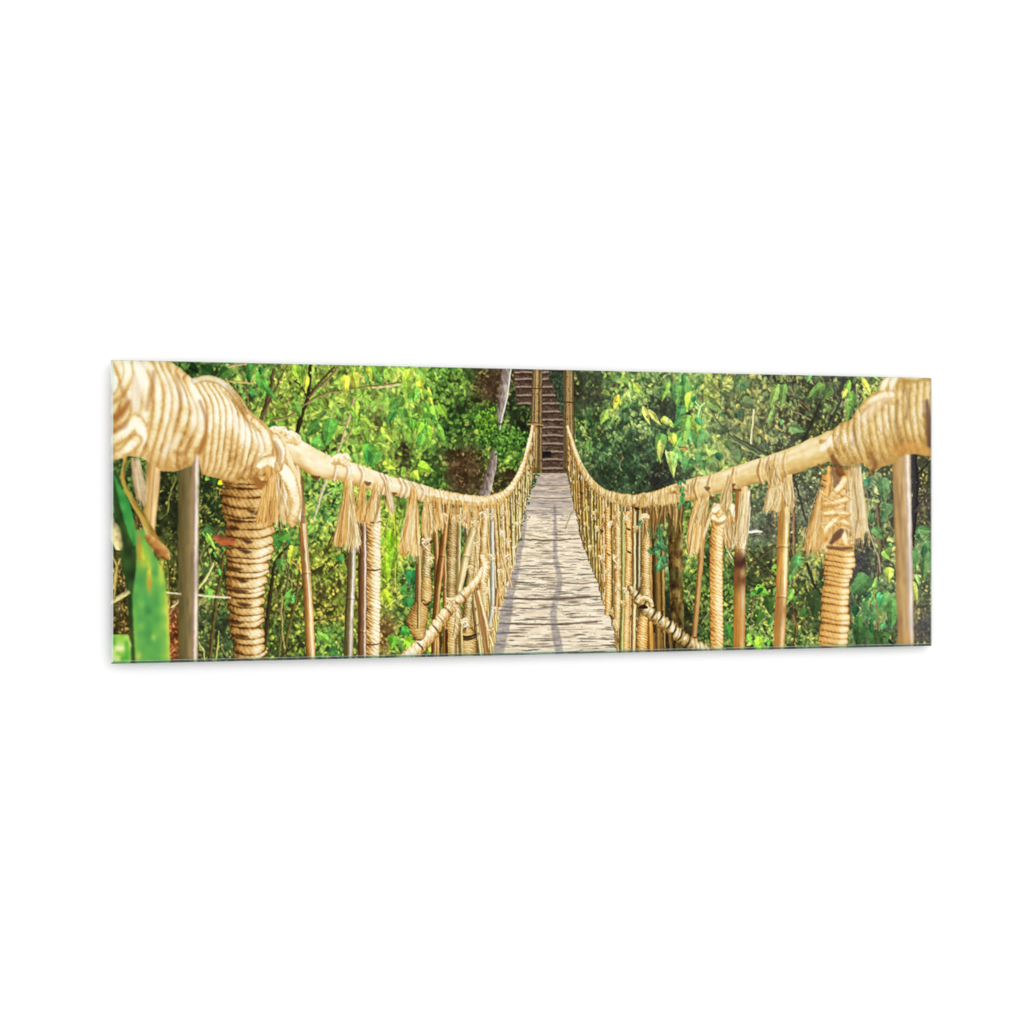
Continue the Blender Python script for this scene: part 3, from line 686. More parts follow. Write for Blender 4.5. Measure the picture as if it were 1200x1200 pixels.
def left_near():
    def cane(pts, sh, name='printed_bamboo_stake', **k):
        pid = new_id(name)
        post(pts, sh, pid, n=4, **k)
        return pid
    # big rope-wound post
    pid = new_id('printed_rope_wound_post')
    pts = [(291, 548, 28), (290, 575, 29), (291, 600, 29), (293, 625, 28), (292.5, 645, 27.5), (290, 668, 24.5), (288, 690, 22.5), (288.5, 712, 20.5), (289.5, 735, 18.5), (292, 757, 17.5), (296, 780, 19)]
    def under(s, t, x, y):
        return ramp(.22 + .2 * (vn(x / 4, y / 3, 4) - .5), ROPE_L)
    post([(p[0], p[1], p[2] - 2) for p in pts], under, pid)
    rs = np.random.RandomState(8)
    y = 786.
    rows = []
    while y > 556:
        cx = np.interp(y, [p[1] for p in pts], [p[0] for p in pts]); r = np.interp(y, [p[1] for p in pts], [p[2] for p in pts])
        step = rs.choice([6.4, 8, 9.5, 11.5]) + rs.uniform(-.8, .8)
        rows.append((y, cx, r, step))
        y -= step
    for (y, cx, r, step) in rows:
        hw = step * .5 + 1.0
        r = r * rs.uniform(.90, 1.05); tl = rs.uniform(-3, 3)
        upper = np.clip((650 - y) / 60, 0, 1)
        g0 = rs.uniform(.92, 1.08)
        def sh(s, t, x, yy, cx=cx, r=r, g0=g0, upper=upper, y=y):
            q = (x - cx) / r
            lit = .40 + .5 * np.exp(-((q - .62) / .45) ** 2) + .16 * np.exp(-((q + .15) / .35) ** 2) - .12 * (q < -.75)
            lit = lit * (1 - .3 * upper) + .06 * upper
            u = s / 5.6 - .8 * t
            yarn = np.sin(math.pi * (u - np.floor(u)))
            v = lit * (1 - .45 * np.abs(t) ** 2) + .13 * (yarn - .6) + .2 * (vn(x / 2, yy / 1.6, 9) - .5) + .15 * (vn(x / 6, yy / 6, 19) - .5) - (.1 + .4 * vn(x / 9, yy / 5, 29)) * np.clip(np.abs(t) - .6, 0, 1) / .4
            return ramp(v * g0, ROPE_L)
        tube([(cx - r, y - 1 + tl, hw * .8), (cx - r * .4, y + 2, hw), (cx + r * .4, y + 2.2, hw), (cx + r, y - 1.4 - tl, hw * .8)], sh, pid, n=5, soft=.9)
    for (x, y, w) in ((278, 610, 9), (275, 618, 5), (276, 666, 8), (279, 692, 11), (276, 729, 9), (288, 646, 7), (284, 680, 6), (286, 708, 8), (284, 745, 7), (290, 634, 6), (300, 600, 9)):
        stick([(x - w, y - 1.5, 1.), (x, y + .8, 2.4), (x + w, y + 1.2, .6)], (66, 36, 16), None, .8, 1.1, soft=2.2, alpha=.85)
    stick([(252, 629, 3), (262, 634, 5.5), (272, 634, 4)], (176, 96, 52), pid, .7, 1.1, soft=1.6)
    # canes
    cane([(222, 530, 12.5), (221, 600, 12.5), (221, 690, 12), (220.5, 780, 11.6)],
         bamboo_sh((88, 76, 40), (176, 150, 104), (250, 236, 222), .74, .16, (), 20, rim=(.46, (148, 116, 112)), streak=.16), soft=1.2)
    sl, xs, ys = win(208, 530, 224, 780)
    blend(sl, np.array((98, 88, 50), np.float32) + 0 * (xs + ys)[..., None], .4 * np.exp(-((xs - 215) / 4) ** 2) * (ys > 545))
    cane([(181, 535, 9), (178, 575, 8.4), (175.5, 610, 7.4), (174, 650, 5.6)], bamboo_sh((176, 140, 72), (232, 186, 118), (250, 216, 160), .3, .4, (), 21, rim=(.1, (176, 120, 56))), soft=1.4)
    # leaf sheath and strap leaves at the left border
    tube([(148, 530, 2), (144, 560, 2.4), (154, 585, 3), (168, 608, 4), (180, 632, 6), (192, 648, 7)],
         lambda s, t, x, y: ramp(.5 + .35 * t + .5 * (vn(s / 9., t * 1.5, 3) - .5), [(0, (120, 76, 32)), (.35, (176, 130, 56)), (.6, (178, 176, 66)), (.8, (216, 160, 90)), (1, (242, 214, 140))]), new_id('printed_dry_leaf'), n=6, soft=1.2)
    gl = new_id('printed_strap_leaf')
    sl, xs, ys = win(126, 540, 210, 784)
    def area(poly_l, poly_r, y0_, y1_):
        l = np.interp(ys, [p[1] for p in poly_l], [p[0] for p in poly_l]); r = np.interp(ys, [p[1] for p in poly_r], [p[0] for p in poly_r])
        return np.clip((xs - l) / 1.2 + .5, 0, 1) * np.clip((r - xs) / 1.2 + .5, 0, 1) * np.clip(ys - y0_, 0, 1) * np.clip(y1_ - ys, 0, 1)
    # dark green blade behind
    a = area([(131, 552), (133, 590), (140, 640), (148, 690), (152, 740), (154, 784)], [(137, 552), (150, 590), (163, 640), (160, 680), (156, 740), (160, 784)], 552, 790)
    n = vn(xs / 5, ys / 14, 4)
    blend(sl, ramp(n, [(0, (34, 50, 24)), (1, (62, 96, 44))]), a, gl)
    a = area([(133, 556), (140, 590), (150, 625), (157, 640)], [(134, 556), (152, 590), (161, 625), (163, 640)], 556, 640)
    blend(sl, ramp(vn(xs / 6, ys / 10, 5), [(0, (50, 140, 62)), (1, (96, 178, 84))]), a, gl)
    # main wide blade
    a = area([(158, 628), (160, 650), (159, 670), (155, 700), (156, 730), (159, 784)], [(170, 628), (181, 650), (192, 670), (196, 700), (198, 730), (200, 784)], 620, 790)
    v = .42 + .5 * (vn(xs / 7, ys / 40, 6) - .5) + .10 * (vn(xs / 1.6, ys / 60, 16) - .5) + .35 * (vn(xs / 9, ys / 9, 26) - .5) + np.clip((xs - 185) / 26, 0, .4)
    c = ramp(v, [(0, (62, 136, 72)), (.5, (106, 178, 82)), (.75, (146, 198, 76)), (1, (206, 222, 96))])
    blend(sl, c, a, gl)
    rs = np.random.RandomState(5)
    for (x, y, rx, ry, c_, al) in ((168, 650, 5, 14, (236, 222, 60), .9), (175, 672, 3, 20, (232, 220, 70), .9), (189, 668, 3.5, 16, (226, 222, 80), .8), (175, 684, 2.2, 7, (226, 140, 50), .9),
                                  (163, 640, 2.5, 18, (222, 140, 60), .8), (197, 720, 1.6, 50, (240, 226, 90), .75), (180, 747, 3, 4, (190, 216, 90), .7), (162, 770, 3, 8, (216, 216, 90), .7), (171, 702, 8, 5, (78, 168, 96), .6),
                                  (170, 640, 2.5, 12, (120, 196, 80), .8), (160, 612, 2, 8, (150, 96, 44), .7)):
        g = np.exp(-((xs - x) / rx) ** 2 - ((ys - y) / ry) ** 2) * al * (.7 + .6 * vn(xs / 2, ys / 3, 8))
        blend(sl, np.array(c_, np.float32) + 0 * (xs + ys)[..., None], g)
    tube([(172, 628, 4), (182, 638, 6), (192, 648, 7), (197, 654, 3)], lambda s, t, x, y: ramp(.5 - .4 * t + .4 * (vn(x / 3, y / 3, 3) - .5), [(0, (110, 64, 26)), (.5, (190, 130, 66)), (1, (236, 196, 130))]), None, n=5, soft=1.2)
    # small pale leaves at the left edge
    a = area([(130, 742), (128, 784)], [(150, 742), (154, 756), (153, 784)], 743, 790)
    v = vn(xs / 5, ys / 6, 9) + .25 * np.exp(-((xs - 140) / 6) ** 2 - ((ys - 762) / 6) ** 2)
    blend(sl, ramp(v, [(0, (84, 168, 62)), (.45, (158, 210, 84)), (.8, (212, 230, 132)), (1.1, (250, 244, 214))]), a, new_id('printed_pale_leaf'))
    stick([(126, 612, 6), (133, 622, 8), (139, 640, 5)], (236, 214, 150), None, .7, 1.1, soft=1.5)
    stick([(128, 706, 3), (140, 700, 3), (151, 693, 2.4)], (222, 206, 140), None, .6, 1.1)
    stick([(131, 650, 1), (137, 665, 1.5), (134, 700, 1)], (200, 170, 90), None, .6, 1.1)
    stick([(195, 694, 1.1), (212, 696, 1.1)], (238, 220, 180), None, .7, 1.1)
    stick([(232, 697, 1.3), (250, 699, 1.4), (270, 700, 1.2)], (240, 224, 178), None, .7, 1.1)

    # handrail itself
    hr = new_id('printed_handrail_rope')
    tube(RAIL_L[6:], wrap_sh(4.6, ROPE_L, -.35, .35, 1., .08, (1.0, .46), 1.02, .34, 31, -.25), hr, n=8, edge=bumpy(4.6, .07, 3))
    tube(RAIL_L[:8], lambda s, t, x, y: ramp(.90 - .40 * np.clip(t + .15, 0, 2) ** 1.5 - .22 * np.clip(-.75 - t, 0, 1) * 2 + .2 * (vn(s / 16., t * 3.4, 5) - .5) + .12 * (vn(s / 5, t * 5, 6) - .5), ROPE_L), hr, n=8, soft=1.2, edge=lambda s, T: 1 + .12 * (vn(s / 12., (T > 0) * 3., 8) - .5))
    for x in (390, 404, 421, 447, 452, 468, 474, 484, 493):
        y = railtop(RAIL_L, x); r = interp([(p[0], p[2]) for p in RAIL_L], x)
        stick([(x - 2, y - r, .9), (x + 3, y - r * .1, 1.4), (x - 1, y + r * 1.0, 1.2)], (196, 140, 82), None, .7, 1.15, soft=1.2, alpha=.6)
        stick([(x + 1, y - r - .8, 1.2), (x + 6, y - r * .1, 2), (x + 2, y + r * 1.04, 1.6)], (255, 240, 208), None, .86, 1.05, soft=1.2, alpha=.7)
    for (x, y, w) in ((370, 559, 4), (431, 566, 3), (330, 528, 5), (460, 578, 4)):
        stick([(x - w, y - 1, 1.2), (x, y + 1, 2.4), (x + w, y, 1.2)], (92, 50, 22), None, .8, 1.1, soft=1.5, alpha=.75)
    # knots and fuzz on top
    for (x, y, r) in ((398, 538, 7), (405, 534, 3.5), (340, 512, 8), (322, 506, 7), (330, 504, 5)):
        tube([(x - r, y + 3, r * .7), (x, y, r), (x + r, y + 4, r * .8)], lambda s, t, xx, yy: ramp(.78 - .2 * t + .4 * (vn(xx / 2.2, yy / 2.2, 8) - .5), ROPE_L), hr, n=5, soft=1.6)
    rs = np.random.RandomState(12)
    for k in range(150):
        x = rs.uniform(480, 600); y = railtop(RAIL_L, x); r = interp([(p[0], p[2]) for p in RAIL_L], x)
        a = rs.uniform(-r, r)
        stick([(x, y - r * rs.uniform(.3, 1.1), .3), (x + rs.uniform(-3, 4), y + a, .35)], ramp(np.array([rs.uniform(.3, 1)]), ROPE_L)[0], None, .9, 1.1, alpha=.6)
    lashings(RAIL_L, [(535, 606, 4.5), (557, 612, 4), (566, 600, 4), (578, 604, 3.4), (589, 622, 3), (596, 634, 3), (603, 640, 2.6), (594, 652, 3), (600, 664, 2.4), (586, 668, 3), (577, 652, 3), (606, 612, 2.2), (500, 634, 5), (505, 655, 4), (558, 636, 3), (545, 728, 5), (528, 704, 5), (590, 600, 2.4), (520, 604, 4.5), (551, 664, 3.5), (570, 690, 3.4), (580, 712, 3.4), (576, 738, 3.4)], ROPE_L, 91)
    # tassels
    fringe(RAIL_L, 498, 600, 70, 3, 4, 15, TAN, .6)
    fringe(RAIL_L, 505, 560, 26, 4, 12, 30, TAN, .7)
    for (x, w0, w1, yb, sd) in ((513, 4, 6, 622, 1), (546, 4, 6, 618, 2), (500, 4, 7, 632, 3)):
        tassel((x, railtop(RAIL_L, x) + 4), (x + 1, yb), w0, w1, ROPE_O, new_id('printed_tassel'), 26, sd)
    tassel((485, 570), (481, 658), 5, 12.5, ROPE_O, new_id('printed_tassel'), 70, 5, (483, 606, 8), 1.02)
    tassel((442, 565), (436, 612), 5, 8.5, ROPE_O, new_id('printed_tassel'), 50, 6, gain=1.)
    tassel((452, 562), (460, 600), 3, 4, ROPE_L, new_id('printed_tassel'), 14, 7)
    tassel((409, 560), (406.5, 647), 6, 15.5, ROPE_O, new_id('printed_tassel'), 90, 8, (407, 604, 10), 1.04)
    tassel((425, 566), (421, 614), 4, 5.5, ROPE_O, new_id('printed_tassel'), 30, 9, gain=.85)
    tassel((413, 590), (417, 643), 3, 7, ROPE_L, new_id('printed_tassel'), 30, 10, gain=1.06)

    # the big wound knot of the near rail
    big = new_id('printed_handrail_knot')
    A = []
    sl, xs, ys = win(124, 414, 330, 575)
    top = np.interp(xs, [124, 200, 212, 225, 240, 262, 272, 282, 292, 306, 320, 326], [412, 424, 432, 444, 443, 446, 453, 465, 481, 492, 506, 530])
    bot = np.interp(xs, [124, 133, 150, 165, 190, 205, 225, 232, 236, 262, 285, 305, 318, 326], [545, 540, 534, 536, 552, 553, 545, 530, 556, 562, 566, 560, 545, 530])
    a = np.clip((ys - top) / 1.2 + .5, 0, 1) * np.clip((bot - ys) / 1.2 + .5, 0, 1)
    v = .55 + .3 * (vn(xs / 7, ys / 12, 3) - .5)
    blend(sl, ramp(v, ROPE_L), a, big)
    # hanging bright loop to the right of the big post and its orange shade
    tube([(322, 545, 9), (320, 575, 12), (322, 605, 9)], lambda s, t, x, y: ramp(.42 + .15 * t + .35 * (vn(x / 2.5, y / 9, 3) - .5), ROPE_O), big, n=5, soft=1.4)
    B = []
    for i in range(8):       # first bundle
        u = i / 7.
        tx = 158 + 66 * u; ty = interp([(124, 410), (200, 424), (212, 432), (225, 445), (240, 452)], tx)
        B.append(([(tx - 4, ty, .9), (tx + 8 + 3 * u, ty + 30, 1.05), (tx + 8 + 5 * u, ty + 62 - 6 * u, 1.05), (tx - 4 + 4 * u, 534 - 8 * u, 1), (tx - 18 + 18 * u, 560 - 16 * u, .9)], 6.0 + (i % 3) * .5))
    MK = ([124, 200, 212, 225, 240, 262, 272, 282, 292, 306, 320, 326], [412, 424, 432, 444, 443, 446, 453, 465, 481, 492, 506, 530],
          [124, 133, 150, 165, 190, 205, 225, 232, 236, 262, 285, 305, 318, 326], [545, 540, 534, 536, 552, 553, 545, 530, 556, 562, 566, 560, 545, 530])
    turns(B, ROPE_L, big, 3.6, .92, 1.1, 3, mask=MK)
    C = []
    for i in range(10):      # second bundle
        u = i / 9.
        tx = 236 + 66 * u; ty = interp([(230, 448), (240, 445), (262, 449), (272, 456), (282, 468), (292, 484), (306, 494), (320, 508)], tx)
        C.append(([(tx - 4, ty + 2, .9), (tx + 8, ty + 22 - 6 * u, 1.05), (tx + 11 + 2 * u, ty + 52 - 16 * u, 1.05), (tx + 4 + 3 * u, 552 - 14 * u, 1.), (tx - 8 + 10 * u, 563 - 4 * u, .85)], 4.7 + (i % 2) * .4))
    turns(C, ROPE_L, big, 3.2, .94, .9, 5, mask=MK)
    # cord lying over the top of the second bundle
    turns([([(226, 447, .9), (240, 443.5, 1), (256, 446.5, 1), (268, 455, 1), (278, 469, .9), (288, 486, .8)], 4.0)], [(k, tuple(np.array(c) * .93)) for k, c in ROPE_L], big, 4.2, .98, .8, 9)
    # left bundle, soft and close
    D = [([(118, 418), (132, 440), (136, 470), (122, 496)], 7), ([(136, 418), (148, 450), (144, 490), (130, 512)], 7.5), ([(150, 414), (168, 445), (170, 485), (150, 530)], 8), ([(128, 470), (140, 462), (150, 440), (148, 416)], 6),
         ([(126, 522), (146, 506), (160, 494), (168, 520), (156, 540)], 8), ([(128, 540), (146, 530), (160, 516)], 7), ([(166, 414), (184, 450), (182, 500), (166, 545)], 5.5)]
    turns(D, ROPE_L, big, 5, 1.0, 2.0, 15, mask=MK)
    for (pts, al) in ((([(133, 490, 4), (142, 484, 4), (152, 470, 2)]), .75), ([(180, 436, 2.5), (178, 455, 3), (172, 480, 2)], .5), ([(206, 440, 1.5), (212, 470, 2), (204, 505, 1.5)], .45), ([(133, 505, 3), (145, 499, 3), (150, 492, 1)], .6),
                      ([(234, 470, 1), (241, 490, 1.6), (240, 512, 1.6), (233, 530, 2.6)], .8), ([(205, 530, 2), (214, 532, 3.5), (222, 524, 1.5)], .55), ([(266, 452, .7), (280, 470, 1), (292, 500, 1)], .5),
                      ([(140, 450, 2), (148, 470, 3), (142, 484, 2)], .4), ([(298, 560, 3), (304, 568, 4.5), (310, 566, 2)], .9), ([(281, 556, 2), (292, 548, 2), (302, 536, 1.5)], .45)):
        tube(pts, lambda s, t, x, y: np.zeros(s.shape + (3,), np.float32) + np.array((164, 98, 40), np.float32), None, n=5, soft=4., alpha=al, flat=False)
    for (pts, al) in ((([(166, 430, 8), (160, 460, 7), (160, 480, 4)]), .75), ([(196, 440, 3), (200, 465, 4), (196, 490, 3)], .4), ([(226, 470, 4), (230, 490, 5), (226, 505, 3)], .5), ([(270, 490, 5), (282, 500, 8), (290, 520, 5)], .6),
                      ([(300, 510, 4), (306, 520, 5), (308, 535, 3)], .55), ([(210, 512, 4), (200, 522, 5), (192, 534, 3)], .45)):
        tube(pts, lambda s, t, x, y: np.zeros(s.shape + (3,), np.float32) + np.array((255, 250, 236), np.float32), None, n=5, soft=6., alpha=al, flat=False)
    # end loop with frayed fibres
    tassel((326, 512), (338, 618), 9, 16, ROPE_L, new_id('printed_tassel'), 40, 21, (340, 566, 12), 1.02)
    tassel((318, 556), (312, 620), 7, 13, ROPE_O, new_id('printed_tassel'), 40, 23, gain=.86)
    turns([([(305, 545, .8), (316, 540, 1), (330, 548, 1.1), (341, 566, 1.1), (346, 590, 1.), (342, 612, .8)], 7.0), ([(322, 512), (330, 530), (326, 548)], 5)], ROPE_L, big, 5, 1.08, 1.6, 25, )
    stick([(300, 562, 2), (305, 567, 3.4), (311, 565, 1.4)], (74, 38, 16), None, .8, 1.1, soft=2.2, alpha=.8)
    for (pts, al) in (([(300, 562, 3), (305, 568, 4), (311, 566, 2)], .85), ([(322, 518, 2), (327, 530, 3.5), (328, 545, 2)], .5)):
        tube(pts, lambda s, t, x, y: np.zeros(s.shape + (3,), np.float32) + np.array((176, 116, 56), np.float32), None, n=5, soft=2.5, alpha=al, flat=False)
    # frayed tail left
    tassel((158, 536), (166, 590), 7, 6, [(0, (110, 80, 50)), (.4, (178, 144, 96)), (.7, (220, 196, 150)), (1, (250, 236, 210))], new_id('printed_tassel'), 26, 31)


def right_side():
    pid0 = new_id('printed_far_railing')
    sl, xs, ys = win(655, 498, 800, 784)
    top = np.interp(xs, [p[0] for p in RAIL_R], [p[1] for p in RAIL_R])
    fr = np.interp(ys, [p[0] for p in DECK_R], [p[1] for p in DECK_R])
    fr = np.where(ys < 556, 664 + (ys - 499) * .03, fr)
    v = .40 + .7 * (vn(xs / 1.6, ys / 26, 13) - .5) + .3 * (vn(xs / 1.1, ys / 3, 14) - .5)
    c = ramp(v, [(0, (46, 32, 12)), (.3, (118, 84, 34)), (.55, (190, 148, 74)), (1, (244, 214, 148))])
    blend(sl, c, (ys > top) * np.clip(xs - fr, 0, 1) * np.clip((768 + np.clip(740 - ys, -20, 0) * .3 - xs) / 2 + .5, 0, 1), pid0)
    rs = np.random.RandomState(44)
    specs = []
    for i in range(27):
        u = i / 26.
        xt = 666 + 88 * u ** 1.12 + rs.uniform(-.6, .6)
        xb = 666.5 + 84 * u ** .98 + rs.uniform(-1, 1)
        yb = np.interp(xb, [664, 669, 677, 687, 694.5, 701, 707, 716, 720, 727], [540, 575, 612, 648, 667, 683, 706, 722, 740, 786])
        specs.append((xt, xb, yb, 1.0 + 1.9 * u))
    fence('r', specs, None, RAIL_R, 6, OLV)

    def wound(pts, period, rp=ROPE_R, gain=1., peak=.2, top=(.92, .34), twa=.12, sl=.45, seed=0, amp=.05, groove=.5, tw=1., rnd=.14, soft=.5):
        pid = new_id('printed_rope_wound_post')
        post(pts, wrap_sh(period, rp, sl, .1, tw, twa, top, gain, groove, seed, peak, rnd), pid, n=5, edge=bumpy(period, amp, seed), soft=soft)
        return pid
    def cane(pts, sh, name='printed_bamboo_stake', **k):
        pid = new_id(name)
        post(pts, sh, pid, n=4, **k)
        return pid
    OR = [(k, c) for k, c in ROPE_O]
    wound([(712, 595, 3.2), (713, 640, 3.4), (713, 690, 3.6), (712, 720, 3.6)], 3.4, OR, .95, .2, seed=2)
    wound([(724, 600, 3.2), (724, 660, 3.6), (723, 735, 3.8)], 2.4, ROPE_R, 1.02, .2, seed=3)
    wound([(736, 600, 3.6), (737, 640, 3.8), (735, 700, 4), (733, 786, 4.2)], 2.6, OR, .95, .1, seed=33)
    cane([(730, 600, 1.8), (730, 700, 2.2), (728, 786, 2.4)], bamboo_sh((90, 92, 38), (168, 164, 84), (226, 220, 150), .3, .4, (), 3))
    cane([(743, 600, 2.4), (743, 700, 2.6), (741, 786, 3)], bamboo_sh((110, 72, 28), (206, 164, 92), (252, 236, 190), .4, .4, (), 5))
    cane([(749, 596, 2.4), (748, 640, 2.6), (748, 700, 2.6)], bamboo_sh((40, 36, 24), (150, 126, 72), (224, 216, 176), .5, .3, (), 4))
    cane([(768, 600, 5), (769, 650, 5), (770, 700, 5), (771, 786, 4.6)], bamboo_sh((48, 34, 16), (120, 86, 40), (166, 128, 66), .3, .4, (), 6))
    cane([(776, 640, 2.4), (777, 700, 2.4), (778, 786, 2.4)], bamboo_sh((66, 44, 18), (150, 112, 54), (206, 172, 100), .3, .4, (), 7))
    wound([(758, 598, 4), (757.5, 618, 4.6), (756.5, 660, 4.8), (757, 690, 5), (758, 700, 5.6)], 2.6, ROPE_R, .98, .35, (.92, .3), seed=4, groove=.6)
    wound([(755, 722, 6.5), (753, 745, 6.5), (752, 786, 6.5)], 3., OR, .92, .1, (.9, .34), seed=5)
    cane([(762, 722, 3), (763, 786, 3.4)], bamboo_sh((110, 60, 18), (200, 136, 56), (236, 186, 96), .2, .5, (), 8))
    # vine leaves hanging between
    rs = np.random.RandomState(9)
    for k in range(34):
        y = rs.uniform(615, 668); x = 770 + (y - 615) * .08 + rs.normal(0, 4.6)
        g = rs.uniform(.75, 1.15)
        leaf(x, y - 4, rs.uniform(7, 11), rs.uniform(2.4, 4), rs.normal(1.57, .5), (92 * g, 146 * g, 92 * g), int(rs.randint(9)), True, pid=0)
    # mossy trunk post
    tk = new_id('printed_mossy_post')
    def moss(s, t, x, y):
        v = .40 + .2 * t + .7 * (vn(x / 3.5, y / 9, 4) - .5) + .4 * (vn(x / 1.3, y / 2.5, 5) - .5)
        c = ramp(v, [(0, (40, 26, 12)), (.4, (104, 78, 36)), (.65, (150, 122, 64)), (1, (198, 178, 110))])
        g = np.clip(vn(x / 5, y / 12, 7) * 1.6 - .7, 0, .6)[..., None]
        c = c * (1 - g) + np.array((92, 98, 48)) * g
        d = np.exp(-((y - 686) / 5) ** 2 - ((t + .3) / .6) ** 2)[..., None] * .8
        return c * (1 - d) + np.array((40, 22, 12)) * d
    post([(791, 585, 8.6), (791.5, 640, 8.6), (793, 700, 8), (795, 745, 7), (797, 780, 6)], moss, tk, n=5, edge=lambda s, T: 1 + .14 * (vn(s / 7., (T > 0) * 3., 3) - .5))
    fringe(RAIL_R, 752, 800, 120, 13, 14, 46, [(178, 140, 78), (120, 88, 42), (206, 172, 104), (96, 66, 30)], .7)
    lashings(RAIL_R, [(722, 606, 4), (734, 604, 3.4), (715, 612, 3), (700, 618, 2.6), (692, 640, 2.6), (704, 652, 3), (712, 668, 3), (722, 652, 4), (724, 664, 3.6), (708, 640, 2.6), (686, 612, 2), (697, 600, 2), (716, 716, 3), (722, 728, 3.4), (756, 604, 5), (734, 690, 4), (731, 706, 3.4), (745, 618, 3), (724, 690, 3)], ROPE_R, 92)
    # dark hollows under the rail
    for (x, y, w) in ((746, 596, 3), (736.5, 620, 1.8), (737, 647, 1.6), (681, 578, 1.2), (713, 650, 1), (705, 622, 1)):
        stick([(x - w, y - 1, .8), (x, y, w * .7), (x + w, y + .8, 1.)], (40, 26, 12), None, .9, 1.1, soft=1.3, alpha=.85)
    # gnarled lower rope
    lr = new_id('printed_lower_rope')
    tube([(738, 688, 3.6), (744, 696, 5), (752, 708, 6.4), (762, 718, 7), (775, 728, 7.4), (788, 738, 7.4), (800, 749, 7.6), (815, 757, 7.6), (832, 766, 8), (850, 774, 8)],
         wrap_sh(6.2, ROPE_G, -.5, .3, 1., .1, (.95, .32), .98, .5, 22, -.3, .2), lr, n=6, edge=bumpy(6.2, .12, 4))
    rs2 = np.random.RandomState(2)
    for (x, y) in ((747, 694), (756, 704), (766, 717), (774, 722), (784, 731), (790, 738), (797, 744), (806, 752)):
        stick([(x - 3, y + 7, .8), (x + 1.5, y + 1, 1.3), (x + 3, y - 6, .8)], (48, 30, 14), None, .8, 1.1, soft=1., alpha=.8)
    tube([(748, 706, 2.6), (753, 701, 3.2), (761, 703, 3.2), (764, 711, 2.6)], wrap_sh(5, ROPE_R, .5, .2, 1, .1, (1., .4), 1., .4, 4), lr, n=5)
    stick([(750, 712, 1.6), (754, 711, 2.6), (758, 712, 1.4)], (44, 26, 12), None, .9, 1.1, soft=1.2)
    for (x0_, w) in ((776, 2), (786, 2.5), (767, 2)):
        stick([(x0_, 742, w), (x0_ + 2, 786, w * .8)], (120, 88, 46), lr, .5, 1.2)
    # leaning brown cane
    cane([(825, 600, 3), (822, 645, 3.4), (818.5, 690, 3.3), (813.5, 746, 3.2)], bamboo_sh((110, 68, 30), (182, 130, 70), (216, 172, 108), .2, .5, (), 9))
    cane([(838, 590, 2.6), (830, 610, 2.6), (823, 632, 2.)], bamboo_sh((160, 110, 60), (236, 196, 130), (255, 240, 206), .2, .5, (), 9), 'printed_rope_end')
    tassel((819, 582), (812, 650), 5, 9, ROPE_O, new_id('printed_tassel'), 55, 41, (815, 612, 8), .95)
    # light rope-wound post with its bow
    wound([(843, 596, 7.4), (840.5, 625, 7.6), (839, 660, 7.8), (839.5, 700, 7.6), (840, 740, 7.6), (840, 780, 7.6)], 4.7, ROPE_O, 1.0, .45, (.95, .42), .12, .62, seed=7, amp=.05, groove=.44, tw=1.)
    tassel((853, 600), (855, 645), 5, 6.5, ROPE_L, new_id('printed_tassel'), 34, 43, gain=1.0)
    bow = new_id('printed_rope_knot')
    turns([([(838, 598), (846, 592), (858, 595), (861, 610)], 4.5), ([(836, 606), (842, 612), (848, 606)], 4.2)], ROPE_L, bow, 4, 1.05, 1.2, 45)
    # banded bamboo stakes
    cane([(869, 570, 7.6), (868, 640, 7), (867, 660, 6.8), (866.5, 720, 6.8), (866, 782, 6.6)],
         bamboo_sh((160, 104, 44), (228, 178, 106), (255, 238, 196), .55, .25, (644,), 23, burn=((659, 10, (70, 40, 26), 1.), (680, 13, (110, 62, 30), .8), (735, 26, (206, 134, 48), .6)), rim=None))
    tassel((873, 572), (868, 642), 8, 7, ROPE_L, new_id('printed_tassel'), 50, 47, (871, 604, 8), 1.04)
    cane([(922, 548, 7.4), (919, 600, 7), (917.5, 642, 7), (916, 690, 6.8), (914, 730, 6.6), (912.5, 782, 6.4)],
         bamboo_sh((176, 118, 44), (230, 184, 104), (255, 240, 196), .5, .28, (641, 700), 24, burn=((716, 18, (168, 106, 54), .65), (748, 16, (190, 128, 64), .5))))
    tassel((910, 560), (904, 604), 8, 10, ROPE_R, new_id('printed_tassel'), 44, 51, gain=.98)
    tassel((923, 556), (926, 597), 6, 6, ROPE_L, new_id('printed_tassel'), 24, 53, gain=.98)
    # right big cane
    cane([(1056, 525, 11), (1058, 600, 10.6), (1060.5, 700, 10), (1062, 786, 9.6)],
         bamboo_sh((164, 128, 76), (220, 184, 134), (254, 244, 236), .72, .2, (), 25, rim=(.46, (196, 168, 160)), burn=((756, 14, (190, 134, 66), .5),)), soft=1.)
    # big rope-wound post on the right
    pid = new_id('printed_rope_wound_post')
    pts = [(983, 560, 20), (984, 600, 19), (983, 640, 18), (984, 655, 17.5), (981, 680, 15.5), (978, 705, 15), (979, 728, 16), (976, 750, 16), (980, 782, 17)]
    post([(p[0], p[1], p[2] - 1) for p in pts], lambda s, t, x, y: ramp(.36 + .2 * (vn(x / 4, y / 3, 4) - .5), ROPE_O), pid)
    rs = np.random.RandomState(18)
    y = 782.
